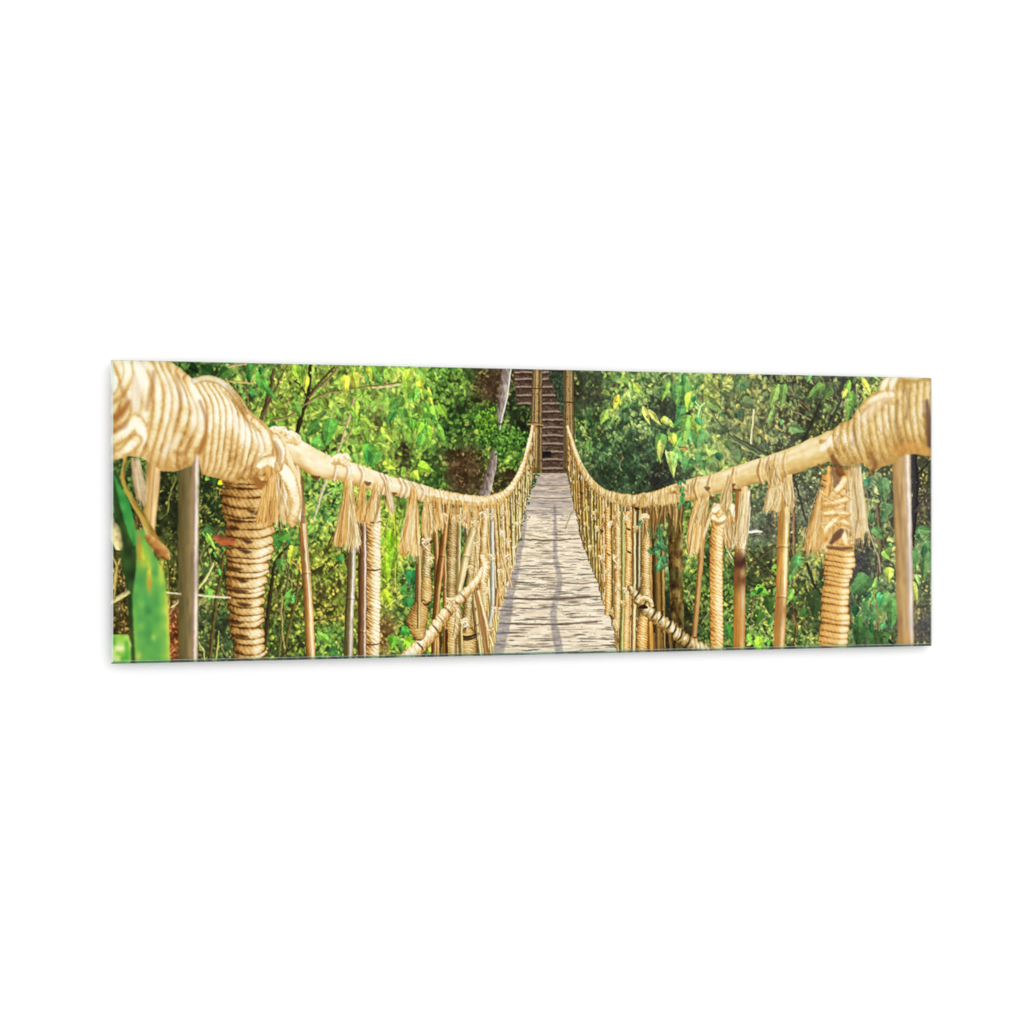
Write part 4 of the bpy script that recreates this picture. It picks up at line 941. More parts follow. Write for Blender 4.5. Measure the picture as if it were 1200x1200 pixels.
    while y > 560:
        cx = np.interp(y, [p[1] for p in pts], [p[0] for p in pts]); r = np.interp(y, [p[1] for p in pts], [p[2] for p in pts]) * rs.uniform(.95, 1.04)
        step = rs.choice([4.8, 6, 7, 8.4]) + rs.uniform(-.4, .4); hw = step * .5 + .8; r = r * rs.uniform(.93, 1.04)
        def sh(s, t, x, yy, cx=cx, r=r):
            q = (x - cx) / r
            lit = .56 + .42 * np.exp(-((q - .72) / .4) ** 2) + .06 * np.exp(-((q + .1) / .4) ** 2) - .1 * (q < -.8)
            u = s / 5. - .7 * t
            v = lit * (1 - .4 * np.abs(t) ** 2) + .10 * (np.abs(np.sin(math.pi * u)) - .6) + .14 * (vn(x / 2, yy / 1.6, 9) - .5) - (.08 + .34 * vn(x / 9, yy / 5, 29)) * np.clip(np.abs(t) - .6, 0, 1) / .4
            return ramp(v, ROPE_O)
        tube([(cx - r, y - 2, hw * .8), (cx - r * .3, y - .6, hw), (cx + r * .4, y + 1.5, hw), (cx + r, y + 1.5, hw * .8)], sh, pid, n=5, soft=.8)
        y -= step
    # handrail
    hr = new_id('printed_handrail_rope')
    tube(RAIL_R[:11], wrap_sh(4.2, ROPE_R, .35, -.3, 1., .08, (.92, .40), 1., .34, 41, -.35), hr, n=8, edge=bumpy(4.2, .07, 3))
    tube(RAIL_R[:8], lambda s, t, x, y: (ramp(.9 + .2 * (vn(s / 2., t, 3) - .5), ROPE_L), np.clip(.8 - np.abs(t + .2) * 1.4, 0, 1)), None, n=8)
    tube(RAIL_R[9:], lambda s, t, x, y: ramp(.80 - .30 * np.clip(t + .1, 0, 2) ** 1.4 - .12 * np.clip(-.8 - t, 0, 1) * 4 + .12 * np.exp(-((t + .62) / .2) ** 2) + .2 * (vn(s / 18., t * 3.2, 5) - .5) + .12 * (vn(s / 5., t * 5, 6) - .5), ROPE_R), hr, n=8, soft=1.1, edge=lambda s, T: 1 + .14 * (vn(s / 12., (T > 0) * 3., 8) - .5))
    rs = np.random.RandomState(22)
    for k in range(330):
        x = rs.uniform(680, 812); y = railtop(RAIL_R, x); r = interp([(p[0], p[2]) for p in RAIL_R], x)
        stick([(x, y - r * rs.uniform(.5, 1.1), .4), (x + rs.uniform(-3, 2), y + r * rs.uniform(.2, 1.3), .45)], ramp(np.array([rs.uniform(.2, .95)]), ROPE_R)[0], None, .9, 1.1, alpha=.65)
    for (x, y, r) in ((790, 571, 5), (797, 569, 5), (755, 578, 3)):
        tube([(x - r, y + 4, r), (x, y + 2, r), (x + r, y + 4, r)], lambda s, t, xx, yy: ramp(.62 - .2 * t + .5 * (vn(xx / 1.5, yy / 3.2, 8) - .5), ROPE_R), hr, n=4, soft=1.2)
    # lashings on the smooth pole
    for (x, k) in ((812, 1), (828, .8), (856, 1), (887, 1), (897, .8), (905, .6), (916, .5)):
        y = railtop(RAIL_R, x); r = interp([(p[0], p[2]) for p in RAIL_R], x)
        stick([(x + 4, y - r, .9), (x + 1, y, 1.5), (x + 5, y + r, 1.4)], (146, 94, 46), None, .7, 1.15, soft=1.3, alpha=.7 * k)
        stick([(x + 7, y - r - 1.2, 1.6), (x + 4.5, y, 2.2), (x + 8, y + r + .5, 2.)], (240, 206, 144), None, .86, 1.08, soft=1.3, alpha=.75 * k)
    for (x, y, w) in ((858, 568, 3), (862, 574, 6), (829, 572, 2.5), (845, 588, 4), (963, 546, 4), (834, 583, 4)):
        stick([(x - w, y - 1, 1.2), (x, y + 1, 2.2), (x + w, y, 1.2)], (104, 58, 26), None, .8, 1.1, soft=1.5, alpha=.75)
    tassel((828, 578), (820, 612), 5, 6, ROPE_R, new_id('printed_tassel'), 26, 55)
    tassel((856, 556), (850, 600), 4, 6, ROPE_R, new_id('printed_tassel'), 26, 56)
    tassel((905, 540), (908, 575), 6, 9, ROPE_R, new_id('printed_tassel'), 30, 57)
    # overhanging leaves touching the rail
    for k in range(16):
        y = rs.uniform(552, 590); leaf(800 + rs.normal(0, 2.5), y, rs.uniform(5, 9), rs.uniform(1.4, 2.4), rs.normal(1.6, .4), np.array((84, 146, 84)) * rs.uniform(.8, 1.2), int(rs.randint(9)), pid=0)
    # large knot of the near right rail
    big = new_id('printed_handrail_knot')
    sl, xs, ys = win(960, 430, 1098, 580)
    top = np.interp(xs, [968, 975, 985, 997, 1003, 1012, 1022, 1032, 1036, 1048, 1100], [515, 505, 496, 492, 482, 470, 461, 456, 444, 438, 436])
    bot = np.interp(xs, [966, 974, 984, 1000, 1012, 1020, 1032, 1045, 1060, 1070, 1100], [520, 542, 546, 546, 542, 552, 548, 544, 533, 532, 536])
    a = np.clip((ys - top) / 1.2 + .5, 0, 1) * np.clip((bot - ys) / 1.2 + .5, 0, 1)
    blend(sl, ramp(.5 + .3 * (vn(xs / 7, ys / 12, 3) - .5), ROPE_R), a, big)
    T = []
    for i in range(17):
        u = i / 16.
        tx = 974 + 130 * u
        ty = interp([(968, 512), (975, 504), (985, 497), (997, 493), (1003, 484), (1012, 472), (1022, 463), (1034, 458), (1040, 448), (1100, 446)], tx)
        by = interp([(966, 522), (984, 542), (1000, 543), (1020, 545), (1045, 540), (1060, 530), (1100, 532)], tx + 8)
        T.append(([(tx, ty + 3, .9), (tx - 1, ty * .7 + by * .3, 1.05), (tx + 3 - 2 * u, ty * .35 + by * .65, 1.05), (tx + 10 - 3 * u, by - 2, .9)], 5.4))
    MK = ([968, 975, 985, 997, 1003, 1012, 1022, 1032, 1036, 1048, 1100], [515, 505, 496, 492, 482, 470, 461, 456, 444, 438, 436],
          [966, 974, 984, 1000, 1012, 1020, 1032, 1045, 1060, 1070, 1100], [520, 542, 546, 546, 542, 552, 548, 544, 533, 532, 536])
    turns(T, ROPE_R, big, 3.6, .9, 1.4, 61, mask=MK)
    # top turns and frayed fluff
    turns([([(1037, 470, .8), (1035, 454, 1), (1044, 441, 1)], 4.6), ([(1048, 470), (1046, 450), (1052, 438)], 4.6), ([(1010, 480, .8), (1020, 471, 1.), (1034, 463, 1), (1046, 462, .9)], 5), ([(1060, 440), (1066, 445), (1080, 441)], 5)], ROPE_R, big, 4, 1.05, 1.6, 67)
    rs = np.random.RandomState(27)
    for k in range(420):
        u = rs.rand(); x = 975 + 112 * u
        ty = interp([(968, 512), (975, 504), (985, 497), (997, 493), (1003, 484), (1012, 472), (1022, 463), (1034, 458), (1040, 448), (1100, 440)], x)
        by = interp([(966, 522), (984, 542), (1000, 543), (1020, 545), (1045, 540), (1060, 530), (1100, 532)], x)
        y = ty + (by - ty) * rs.rand() ** .8
        L = rs.uniform(4, 12)
        stick([(x, y, .4), (x - 1, y + L * .5, .5), (x + 1.5, min(y + L, by), .35)], ramp(np.array([rs.choice([.25, .45, .62, .8]) * .95]), ROPE_R)[0], None, .9, 1.1, soft=.9, alpha=.5)
    for (pts, c_, al, sf) in (([(1086, 470, 2), (1089, 500, 4), (1090, 522, 3)], (84, 54, 44), .75, 3.), ([(1012, 490, 6), (1026, 474, 6), (1040, 466, 4)], (250, 232, 204), .55, 6.), ([(1052, 470, 2), (1050, 500, 2), (1056, 522, 1)], (122, 80, 36), .4, 2.5),
                          ([(1020, 530, 2), (1026, 545, 2.5), (1020, 556, 2)], (122, 66, 30), .6, 2.5), ([(975, 535, 2), (982, 548, 5), (986, 556, 4)], (100, 56, 30), .7, 2.5), ([(1000, 500, 2), (1003, 520, 2), (1010, 538, 1)], (128, 84, 40), .4, 2.5),
                          ([(1060, 450, 1.5), (1064, 468, 2), (1062, 490, 2)], (130, 92, 50), .4, 2.5), ([(962, 527, 2), (967, 523, 4), (972, 516, 3)], (254, 244, 230), .85, 3.), ([(1050, 528, 6), (1070, 524, 6), (1088, 530, 4)], (226, 158, 76), .5, 5.)):
        tube(pts, lambda s, t, x, y: np.zeros(s.shape + (3,), np.float32) + np.array(c_, np.float32), None, n=5, soft=sf, alpha=al, flat=False)
    # tassels hanging from the knot over the big post
    tassel((974, 548), (978, 640), 6, 10, ROPE_O, new_id('printed_tassel'), 40, 73, (978, 600, 10), .9)
    tassel((965, 572), (956, 648), 7, 14, ROPE_O, new_id('printed_tassel'), 90, 71, (961, 605, 10), .96)
    tassel((1001, 545), (1006, 637), 10, 13, ROPE_L, new_id('printed_tassel'), 100, 72, (1002, 590, 12), .96)
    kn = new_id('printed_rope_knot')
    turns([([(970, 584), (980, 576), (990, 562)], 4.6), ([(966, 592), (978, 590), (992, 584)], 4.2), ([(968, 602), (980, 600), (993, 604)], 3.8), ([(976, 612), (986, 610), (994, 616)], 3.2), ([(966, 632), (969, 620), (976, 612), (984, 606)], 3.6), ([(987, 620), (990, 632), (994, 644)], 4.2)], ROPE_O, kn, 4, 1.02, 1.4, 75)
    for q in range(70):
        x = 980 + R.uniform(-16, 16); y = R.uniform(560, 622); a_ = R.choice([-.5, .6]) + R.normal(0, .2)
        stick([(x - 5, y - 5 * a_, .4), (x, y + .8, .6), (x + 5, y + 5 * a_, .4)], ramp(np.array([R.choice([.35, .6, .85, 1.])]), ROPE_O)[0], kn, .9, 1.1, soft=.9, alpha=.6)
    for (pts, al) in (([(974, 636, 2), (981, 628, 4.5), (986, 622, 3)], .85), ([(976, 552, 3), (981, 560, 4.5), (978, 570, 2)], .6), ([(970, 641, 1.5), (985, 643, 2), (999, 642, 1.5)], .8)):
        tube(pts, lambda s, t, x, y: np.zeros(s.shape + (3,), np.float32) + np.array((96, 58, 40), np.float32), None, n=5, soft=2., alpha=al, flat=False)
    stick([(972, 548, 2.6), (972, 565, 3), (970, 580, 2)], (226, 172, 96), None, .7, 1.15, soft=1.2)
    # fibre ends
    for k in range(40):
        x = rs.uniform(940, 1020); y = 640 + rs.uniform(-8, 8)
        if 962 < x < 1000:
            continue
        stick([(x, y - 14, .5), (x + rs.uniform(-2, 2), y, .3)], (232, 186, 110), None, .9, 1.1, alpha=.7)


def dark_branch(pts, c=(58, 44, 26), dark=.5, light=1.4):
    stick(pts, c, None, dark, light, n=5, soft=.7)


def foliage_features():
    rs = np.random.RandomState(55)
    B = dark_branch
    # top left branches
    B([(305, 495, 2.2), (313, 470, 2.4), (318, 450, 1.8), (321, 432, 1.2)], (78, 64, 40))
    B([(348, 508, 2.6), (354, 485, 2.6), (361, 466, 2.2), (363, 440, 1.8), (364, 424, 1.6)], (44, 32, 20))
    B([(361, 466, 1.6), (376, 452, 1.5), (388, 440, 1.4), (398, 427, 1.3)], (124, 104, 72))
    B([(318, 493, 1.2), (340, 487, 1.3), (360, 472, 1.3), (380, 462, 1.1), (400, 458, 1), (440, 452, 1), (475, 448, .9)], (128, 104, 66))
    B([(360, 466, 1.), (352, 452, .9), (345, 447, .8)], (60, 46, 28))
    B([(362, 465, 1.5), (374, 449, 1.4), (392, 430, 1.2)], (80, 62, 38))
    B([(436, 454, 1.1), (450, 453, 1.3), (470, 450, 1.1)], (222, 206, 150), .8, 1.1)
    B([(396, 530, 1.4), (406, 500, 1.5), (415, 468, 1.2)], (196, 176, 130), .7, 1.2)
    B([(400, 528, .8), (408, 512, .9), (414, 500, .8)], (170, 150, 100))
    B([(283, 436, .7), (289, 460, .8), (294, 482, .8)], (120, 100, 60))
    B([(262, 431, 1.2), (277, 428, 1.1), (293, 426, 1)], (214, 176, 128), .7, 1.15)
    B([(270, 447, 1.1), (284, 448, 1.2), (298, 448, .9)], (206, 176, 110), .7, 1.15)
    B([(305, 490, 1), (316, 470, 1.2), (330, 440, .9), (337, 428, .8)], (90, 72, 46))
    B([(368, 610, 1.5), (376, 580, 1.7), (383, 562, 1.5)], (214, 206, 160), .7, 1.1)
    B([(377, 583, .7), (384, 579, .8), (390, 576, .6)], (200, 190, 140))
    # lower left stems
    for (a, b, w, c) in (((308, 786), (322, 660), 2.4, (50, 42, 24)), ((322, 660), (338, 640), 1.8, (50, 42, 24)), ((326, 775), (340, 650), 1.3, (96, 92, 50)), ((330, 775), (352, 672), 1.8, (92, 80, 40)), ((333, 760), (330, 690), 1.2, (150, 136, 80)),
                         ((325, 600), (337, 662), 1.0, (96, 88, 50)), ((245, 786), (262, 650), 2.2, (84, 72, 36)), ((250, 786), (256, 740), 1., (180, 170, 90)), ((240, 774), (232, 750), .8, (196, 190, 120)), ((320, 778), (360, 742), 1., (60, 54, 30)),
                         ((385, 670), (400, 655), 1.2, (60, 50, 26)), ((366, 672), (380, 662), 1., (50, 40, 22)), ((370, 728), (400, 722), 1., (110, 84, 50)), ((345, 705), (338, 700), 1., (60, 50, 30)), ((232, 690), (250, 660), 1.6, (196, 184, 120)),
                         ((200, 712), (212, 700), 1.1, (200, 186, 130)), ((133, 690), (140, 655), 1.2, (190, 160, 90)), ((384, 640), (400, 610), .9, (80, 66, 36)), ((378, 786), (392, 756), 1.4, (150, 96, 62)),
                         ((452, 712), (474, 692), .9, (220, 196, 110)), ((462, 600), (464, 690), 1.1, (170, 170, 60)), ((340, 655), (352, 668), 1.2, (170, 130, 70)), ((196, 600), (206, 560), 1., (120, 120, 60)), ((195, 650), (198, 690), .9, (40, 40, 20))):
        m = ((a[0] + b[0]) / 2 + rs.uniform(-2, 2), (a[1] + b[1]) / 2 + rs.uniform(-2, 2))
        B([(a[0], a[1], w), (m[0], m[1], w), (b[0], b[1], w * .7)], c)
    # right branches
    for pts, c in (([(828, 474, 1.2), (845, 500, 1.4), (862, 516, 1.5), (890, 534, 1.6)], (108, 116, 78)), ([(808, 460, .9), (818, 473, 1.2), (822, 480, 1.4), (820, 500, 1.5)], (150, 190, 110)), ([(826, 472, 1.6), (820, 482, 1.7), (818, 500, 1.4)], (160, 200, 120)),
                   ([(884, 480, 1.4), (882, 505, 1.6), (880, 524, 1.4)], (206, 186, 140)), ([(860, 512, 1.5), (900, 534, 2.2)], (74, 84, 60)), ([(940, 520, 1), (952, 495, 1.2), (962, 470, 1)], (34, 32, 26)), ([(925, 480, .8), (940, 486, .9), (950, 492, .8)], (128, 120, 86)),
                   ([(938, 470, .9), (950, 480, .8)], (120, 90, 60)), ([(960, 520, 1), (985, 470, 1.2), (990, 445, .8)], (52, 54, 50)), ([(840, 488, .8), (846, 470, .8)], (140, 160, 90)), ([(792, 523, 1.3), (806, 527, 1.2)], (190, 120, 70)),
                   ([(1071, 532, 3.4), (1073, 580, 3.4), (1068, 640, 3)], (40, 36, 40)), ([(1072, 560, 1), (1090, 540, 1)], (34, 30, 30)), ([(1072, 600, 1.), (1088, 575, .9)], (60, 56, 50)), ([(1028, 590, 2), (1032, 640, 2.2), (1026, 690, 1.8)], (102, 84, 58)),
                   ([(1024, 690, 1.4), (1028, 720, 1.5), (1026, 758, 1.5)], (134, 100, 62)), ([(928, 555, 1), (936, 580, 1.2), (944, 610, 1)], (52, 50, 40)), ([(930, 590, 1.8), (931, 650, 1.8)], (130, 98, 66)), ([(945, 660, 1.4), (956, 690, 1.5), (966, 700, 1)], (40, 38, 24)),
                   ([(924, 678, .8), (940, 666, .8)], (70, 60, 30)), ([(880, 660, 1.3), (895, 650, 1.4), (908, 640, 1.)], (74, 64, 40)), ([(876, 684, 1), (895, 690, 1.2), (908, 688, 1.)], (40, 38, 20)), ([(878, 645, 1), (892, 662, 1.3), (908, 676, 1.)], (56, 50, 30)),
                   ([(850, 700, 1), (870, 680, 1)], (40, 44, 20)), ([(930, 560, .8), (918, 575, .8)], (70, 80, 50)), ([(851, 640, .9), (858, 655, .8)], (210, 196, 150)), ([(1015, 668, 1), (1048, 652, .8)], (86, 76, 60)), ([(1018, 620, .9), (1030, 655, 1), (1032, 670, .8)], (170, 150, 130)),
                   ([(930, 760, 1), (932, 730, 1.1), (926, 700, .9)], (84, 56, 30)), ([(875, 624, 1.6), (884, 622, 2.4), (893, 623, 1.)], (200, 200, 180)), ([(955, 735, 1), (965, 745, 1)], (40, 34, 20)), ([(1036, 745, 1.4), (1048, 757, 1.6)], (30, 26, 18)), ([(930, 720, 1.2), (934, 738, 1.2)], (128, 90, 50))):
        B([p if len(p) > 2 else p + (1,) for p in pts], c)
    # dark hollows
    for (x, y, rx, ry, c) in ((440, 500, 5, 9, (54, 34, 24)), (475, 530, 8, 16, (44, 30, 24)), (382, 520, 4, 6, (50, 36, 26)), (404, 440, 6, 9, (46, 60, 26)), (376, 695, 6, 10, (50, 36, 24)), (378, 600, 4, 6, (20, 50, 30)), (487, 446, 3, 3, (30, 50, 22)),
                              (1012, 670, 14, 22, (64, 62, 68)), (1010, 650, 10, 14, (56, 56, 62)), (776, 560, 14, 8, (36, 34, 38)), (1084, 735, 6, 14, (74, 74, 82)), (1000, 490, 6, 6, (40, 38, 38)), (790, 490, 4, 10, (36, 38, 38)), (700, 470, 14, 12, (48, 52, 46)),
                              (745, 610, 1, 1, (0, 0, 0)), (781, 700, 4, 18, (30, 44, 30)), (206, 620, 5, 30, (30, 34, 20)), (242, 570, 6, 14, (24, 34, 20)), (985, 462, 5, 8, (60, 56, 56)), (850, 505, 18, 8, (66, 84, 58)), (705, 560, 10, 8, (40, 56, 40)), (720, 452, 5, 4, (52, 48, 40)), (735, 449, 4, 5, (66, 60, 44)),
                              (575, 455, 8, 14, (66, 48, 38)), (562, 470, 6, 8, (44, 36, 24)), (620, 540, 6, 10, (24, 22, 16)), (613, 505, 8, 14, (22, 24, 20)), (598, 558, 8, 7, (58, 40, 26))):
        w = win(x - rx * 2, y - ry * 2, x + rx * 2, y + ry * 2)
        if not w:
            continue
        sl, xs, ys = w
        g = np.exp(-(((xs - x) / rx) ** 2 + ((ys - y) / ry) ** 2)) * np.clip(vn(xs / 3, ys / 3, 6) * 2.2 - .2, 0, 1)
        blend(sl, np.array(c, np.float32) * (.6 + .8 * vn(xs / 1.6, ys / 1.6, 2))[..., None], g * .85)
    LV = [  # x, y (stalk), length, half width, angle, colour
        (388, 490, 34, 9, 1.75, (74, 160, 74), 1), (372, 497, 20, 7, 2.3, (60, 118, 56), 1), (430, 520, 30, 8, 1.25, (84, 176, 78), 1), (443, 528, 22, 7, 2.0, (72, 160, 80), 1), (366, 518, 16, 8, .4, (72, 160, 78), 1), (345, 470, 20, 6, 1.2, (84, 150, 70), 0),
        (413, 436, 22, 7, 1.3, (170, 214, 90), 1), (404, 440, 26, 6, 1.5, (160, 208, 84), 1), (432, 428, 24, 4, 1.6, (158, 208, 76), 0), (437, 436, 22, 5, .9, (92, 160, 78), 0), (452, 432, 16, 6, 1.1, (124, 190, 84), 0), (480, 432, 24, 6, 1.9, (146, 206, 82), 0),
        (476, 446, 24, 6.5, 1.5, (122, 190, 80), 1), (490, 440, 30, 5.5, 1.35, (166, 218, 84), 0), (500, 452, 28, 3.4, 1.3, (176, 222, 92), 0), (488, 452, 22, 5, 1.7, (104, 178, 80), 0), (470, 478, 26, 6, 1.2, (80, 156, 76), 1), (462, 480, 22, 5, 2.0, (66, 144, 70), 1),
        (508, 475, 19, 5.6, 1.3, (116, 196, 84), 1), (514, 474, 20, 5, 1.0, (120, 198, 74), 0), (500, 490, 12, 4.5, 1.6, (90, 170, 80), 1), (484, 492, 17, 4.5, 1.6, (92, 174, 72), 1), (494, 494, 18, 4.8, 1.9, (116, 196, 66), 1), (500, 499, 22, 5, 1.35, (112, 192, 70), 1),
        (497, 505, 28, 4.2, 1.85, (84, 168, 76), 0), (513, 497, 25, 3.8, 1.2, (104, 186, 82), 0), (480, 508, 14, 3.6, 1.4, (90, 160, 70), 0), (490, 545, 20, 7, .4, (136, 214, 72), 1), (484, 552, 13, 5, 1.0, (150, 220, 80), 1), (446, 500, 26, 4, .9, (150, 206, 90), 0),
        (422, 486, 22, 3.6, .8, (130, 190, 80), 0), (450, 540, 18, 6, .6, (150, 214, 78), 1), (456, 560, 12, 5, .5, (160, 220, 80), 1), (395, 555, 12, 5, 1.2, (150, 210, 84), 1), (418, 470, 20, 4, 1.6, (136, 200, 80), 0), (300, 440, 26, 4, 1.1, (70, 150, 66), 0),
        (302, 435, 30, 5, 1.3, (86, 176, 76), 0), (292, 425, 20, 5, 1.5, (56, 124, 60), 0), (268, 432, 20, 7, 2.4, (48, 104, 52), 1), (238, 433, 18, 9, .6, (30, 84, 40), 1), (222, 428, 14, 5, .6, (14, 40, 22), 1), (312, 445, 22, 3, 1.7, (94, 180, 84), 0), (352, 430, 22, 5, 1.5, (110, 180, 70), 0), (345, 426, 24, 4.5, 1.3, (124, 190, 72), 0),
        (360, 440, 22, 3.6, 1.7, (160, 206, 84), 0), (306, 447, 30, 3.5, .9, (60, 140, 70), 0), (314, 500, 14, 8, .3, (48, 110, 52), 1),
        (818, 503, 24, 9.5, 1.6, (76, 150, 96), 1), (800, 505, 32, 6, 2.0, (96, 176, 98), 1), (776, 508, 34, 7, 1.75, (92, 170, 96), 1), (774, 515, 28, 3.6, 1.6, (170, 212, 120), 0), (786, 529, 32, 6, 1.45, (150, 206, 116), 1), (787, 508, 18, 5, 1.3, (166, 214, 96), 1), (796, 526, 22, 4, 1.3, (96, 172, 100), 0),
        (808, 536, 20, 8, 1.9, (70, 142, 92), 1), (820, 530, 22, 7, 1.3, (66, 136, 88), 1), (866, 526, 17, 6.5, 1.5, (84, 134, 94), 1), (803, 446, 34, 7, 1.6, (84, 160, 86), 1), (810, 460, 24, 6, 1.8, (150, 208, 90), 1), (792, 450, 30, 6, 1.5, (84, 164, 92), 1), (800, 475, 26, 6, 1.9, (64, 140, 90), 1),
        (806, 486, 36, 7, 1.75, (110, 186, 96), 1), (812, 485, 30, 6, 1.3, (140, 202, 92), 0), (784, 445, 28, 4, 1.9, (120, 196, 96), 0), (870, 440, 24, 7, 2.0, (84, 134, 92), 1), (880, 445, 30, 6, 2.1, (78, 122, 84), 0), (912, 450, 30, 5, 1.9, (108, 168, 96), 0), (919, 450, 28, 5, 1.7, (96, 158, 92), 1),
        (908, 475, 26, 3.5, 1.9, (104, 160, 96), 0), (996, 445, 24, 4, 1.9, (112, 190, 90), 0), (1000, 458, 36, 5.4, 1.75, (98, 178, 92), 0), (992, 455, 14, 3, 2.0, (176, 220, 110), 0), (1010, 442, 24, 3.5, 1.1, (186, 226, 110), 0), (965, 450, 26, 6, 2.4, (84, 140, 80), 1), (975, 455, 20, 5, 2.2, (76, 130, 76), 1),
        (870, 470, 22, 7, .3, (80, 118, 84), 1), (865, 480, 16, 7, 1.2, (76, 112, 80), 1), (925, 500, 20, 6, .3, (84, 138, 92), 1), (830, 470, 20, 6, .6, (90, 140, 84), 1), (753, 476, 24, 3.5, 1.2, (176, 210, 120), 0), (760, 480, 24, 3.5, .9, (160, 200, 120), 0), (775, 490, 18, 4.5, .5, (160, 204, 100), 1),
        (742, 448, 20, 4, .9, (150, 204, 96), 0), (712, 480, 20, 4.5, 2.0, (120, 180, 90), 0), (725, 462, 22, 3.6, 1.9, (196, 220, 90), 0), (730, 440, 18, 5, .8, (110, 170, 90), 1), (690, 515, 18, 3, 1.6, (84, 150, 84), 0),
        (1018, 676, 30, 12, 2.35, (72, 140, 90), 1), (1022, 700, 26, 7, 2.0, (84, 156, 98), 1), (1028, 676, 44, 3.4, 1.85, (122, 196, 110), 0), (1030, 706, 30, 14, .35, (86, 164, 100), 1), (1034, 716, 26, 6, 1.75, (104, 140, 96), 1), (1046, 704, 34, 8, 1.6, (78, 156, 92), 1), (1016, 712, 18, 8, .9, (66, 130, 84), 1),
        (1010, 732, 26, 9, 1.8, (38, 88, 50), 1), (1022, 738, 20, 8, 1.4, (48, 100, 56), 1), (1036, 740, 20, 7, 1.6, (54, 112, 60), 1), (1006, 722, 20, 5, 1.5, (52, 118, 62), 1), (948, 694, 20, 9, .8, (34, 64, 32), 1), (955, 700, 26, 8, 1.6, (36, 70, 36), 1), (946, 715, 12, 6, 2.4, (48, 104, 44), 1),
        (1076, 620, 16, 5, .2, (84, 160, 100), 1), (1070, 645, 36, 8, 1.75, (86, 170, 106), 1), (1080, 640, 24, 8, .2, (80, 150, 100), 1), (1084, 646, 36, 7, 1.6, (78, 134, 88), 1), (1070, 680, 28, 4, 1.4, (160, 210, 120), 0), (1018, 600, 24, 8, 2.0, (70, 130, 90), 1), (1034, 560, 30, 8, 1.5, (72, 126, 92), 1), (1040, 590, 24, 7, 1.9, (70, 124, 88), 1),
        (1024, 618, 18, 6, .9, (84, 150, 100), 1), (1036, 645, 14, 5, 1.0, (110, 180, 90), 1), (1042, 665, 18, 6, 1.6, (150, 206, 100), 1), (930, 690, 26, 4, 2.1, (104, 176, 84), 0), (938, 650, 34, 8, 2.0, (84, 150, 84), 1),
        (860, 690, 12, 7, 1.2, (96, 184, 60), 1), (885, 690, 18, 7, .4, (92, 176, 66), 1), (900, 700, 22, 6, 1.4, (40, 84, 36), 1), (890, 715, 20, 7, 1.8, (54, 112, 48), 1), (888, 745, 22, 5, 1.3, (130, 206, 70), 0), (850, 730, 24, 5, 1.2, (60, 140, 66), 0), (905, 665, 14, 5, .4, (90, 160, 60), 1),
        (322, 626, 18, 8, 1.2, (58, 142, 66), 1), (338, 625, 16, 6, 2.6, (72, 160, 70), 1), (344, 640, 22, 6, 1.8, (150, 200, 80), 1), (330, 655, 18, 6, 1.7, (72, 144, 76), 1), (343, 690, 26, 5, 2.0, (88, 172, 80), 0), (372, 740, 28, 3.4, .7, (104, 190, 84), 0), (395, 762, 12, 6, 2.8, (50, 120, 66), 1),
        (398, 650, 12, 5, 1.4, (52, 122, 66), 1), (352, 662, 10, 5, .4, (224, 226, 60), 1), (478, 700, 16, 7, 1.5, (48, 136, 76), 1), (470, 690, 14, 6, .4, (58, 150, 70), 1), (462, 745, 16, 7, 1.8, (92, 190, 64), 1), (474, 750, 20, 7, .5, (120, 204, 62), 1), (470, 738, 14, 6, .3, (60, 166, 74), 1), (484, 668, 20, 7, 1.8, (40, 130, 80), 1),
        (458, 620, 36, 6, 1.6, (110, 186, 46), 0), (452, 650, 34, 6, 1.5, (130, 200, 56), 0), (462, 640, 30, 5, 1.7, (116, 192, 60), 0), (450, 690, 26, 5, 1.2, (150, 214, 60), 0), (242, 625, 22, 3, 1.1, (120, 200, 84), 0), (240, 618, 14, 6, .4, (60, 120, 70), 1), (245, 690, 16, 5, 1.6, (96, 180, 80), 1),
        (250, 560, 10, 5, 1.5, (34, 76, 40), 1), (240, 560, 6, 3, .3, (120, 190, 90), 0), (256, 564, 7, 3.6, .4, (240, 226, 50), 1), (520, 612, 14, 4, 1.5, (56, 140, 60), 1), (504, 648, 16, 4, 1.6, (120, 196, 60), 0),
    ]
    for (x, y, L, w, a, c, hv) in LV:
        g = rs.uniform(.9, 1.1) * np.array((1.2, 1.0, .9)) + 0.
        leaf(x, y, L, w, a, np.array(c) * g + np.array((8, 2, 0)), int(rs.randint(9)), bool(hv), pid=0, vein=.2)
        # a darker partner half hidden behind gives depth to the clump edge
    for k in range(90):
        i = rs.randint(len(LV)); x, y, L, w, a, c, hv = LV[i]
        leaf(x + rs.normal(0, 12), y + rs.normal(0, 12), L * rs.uniform(.3, .6), w * rs.uniform(.35, .6), a + rs.normal(0, .4), np.array(c) * rs.uniform(.7, 1.25), int(rs.randint(9)), False, pid=0)


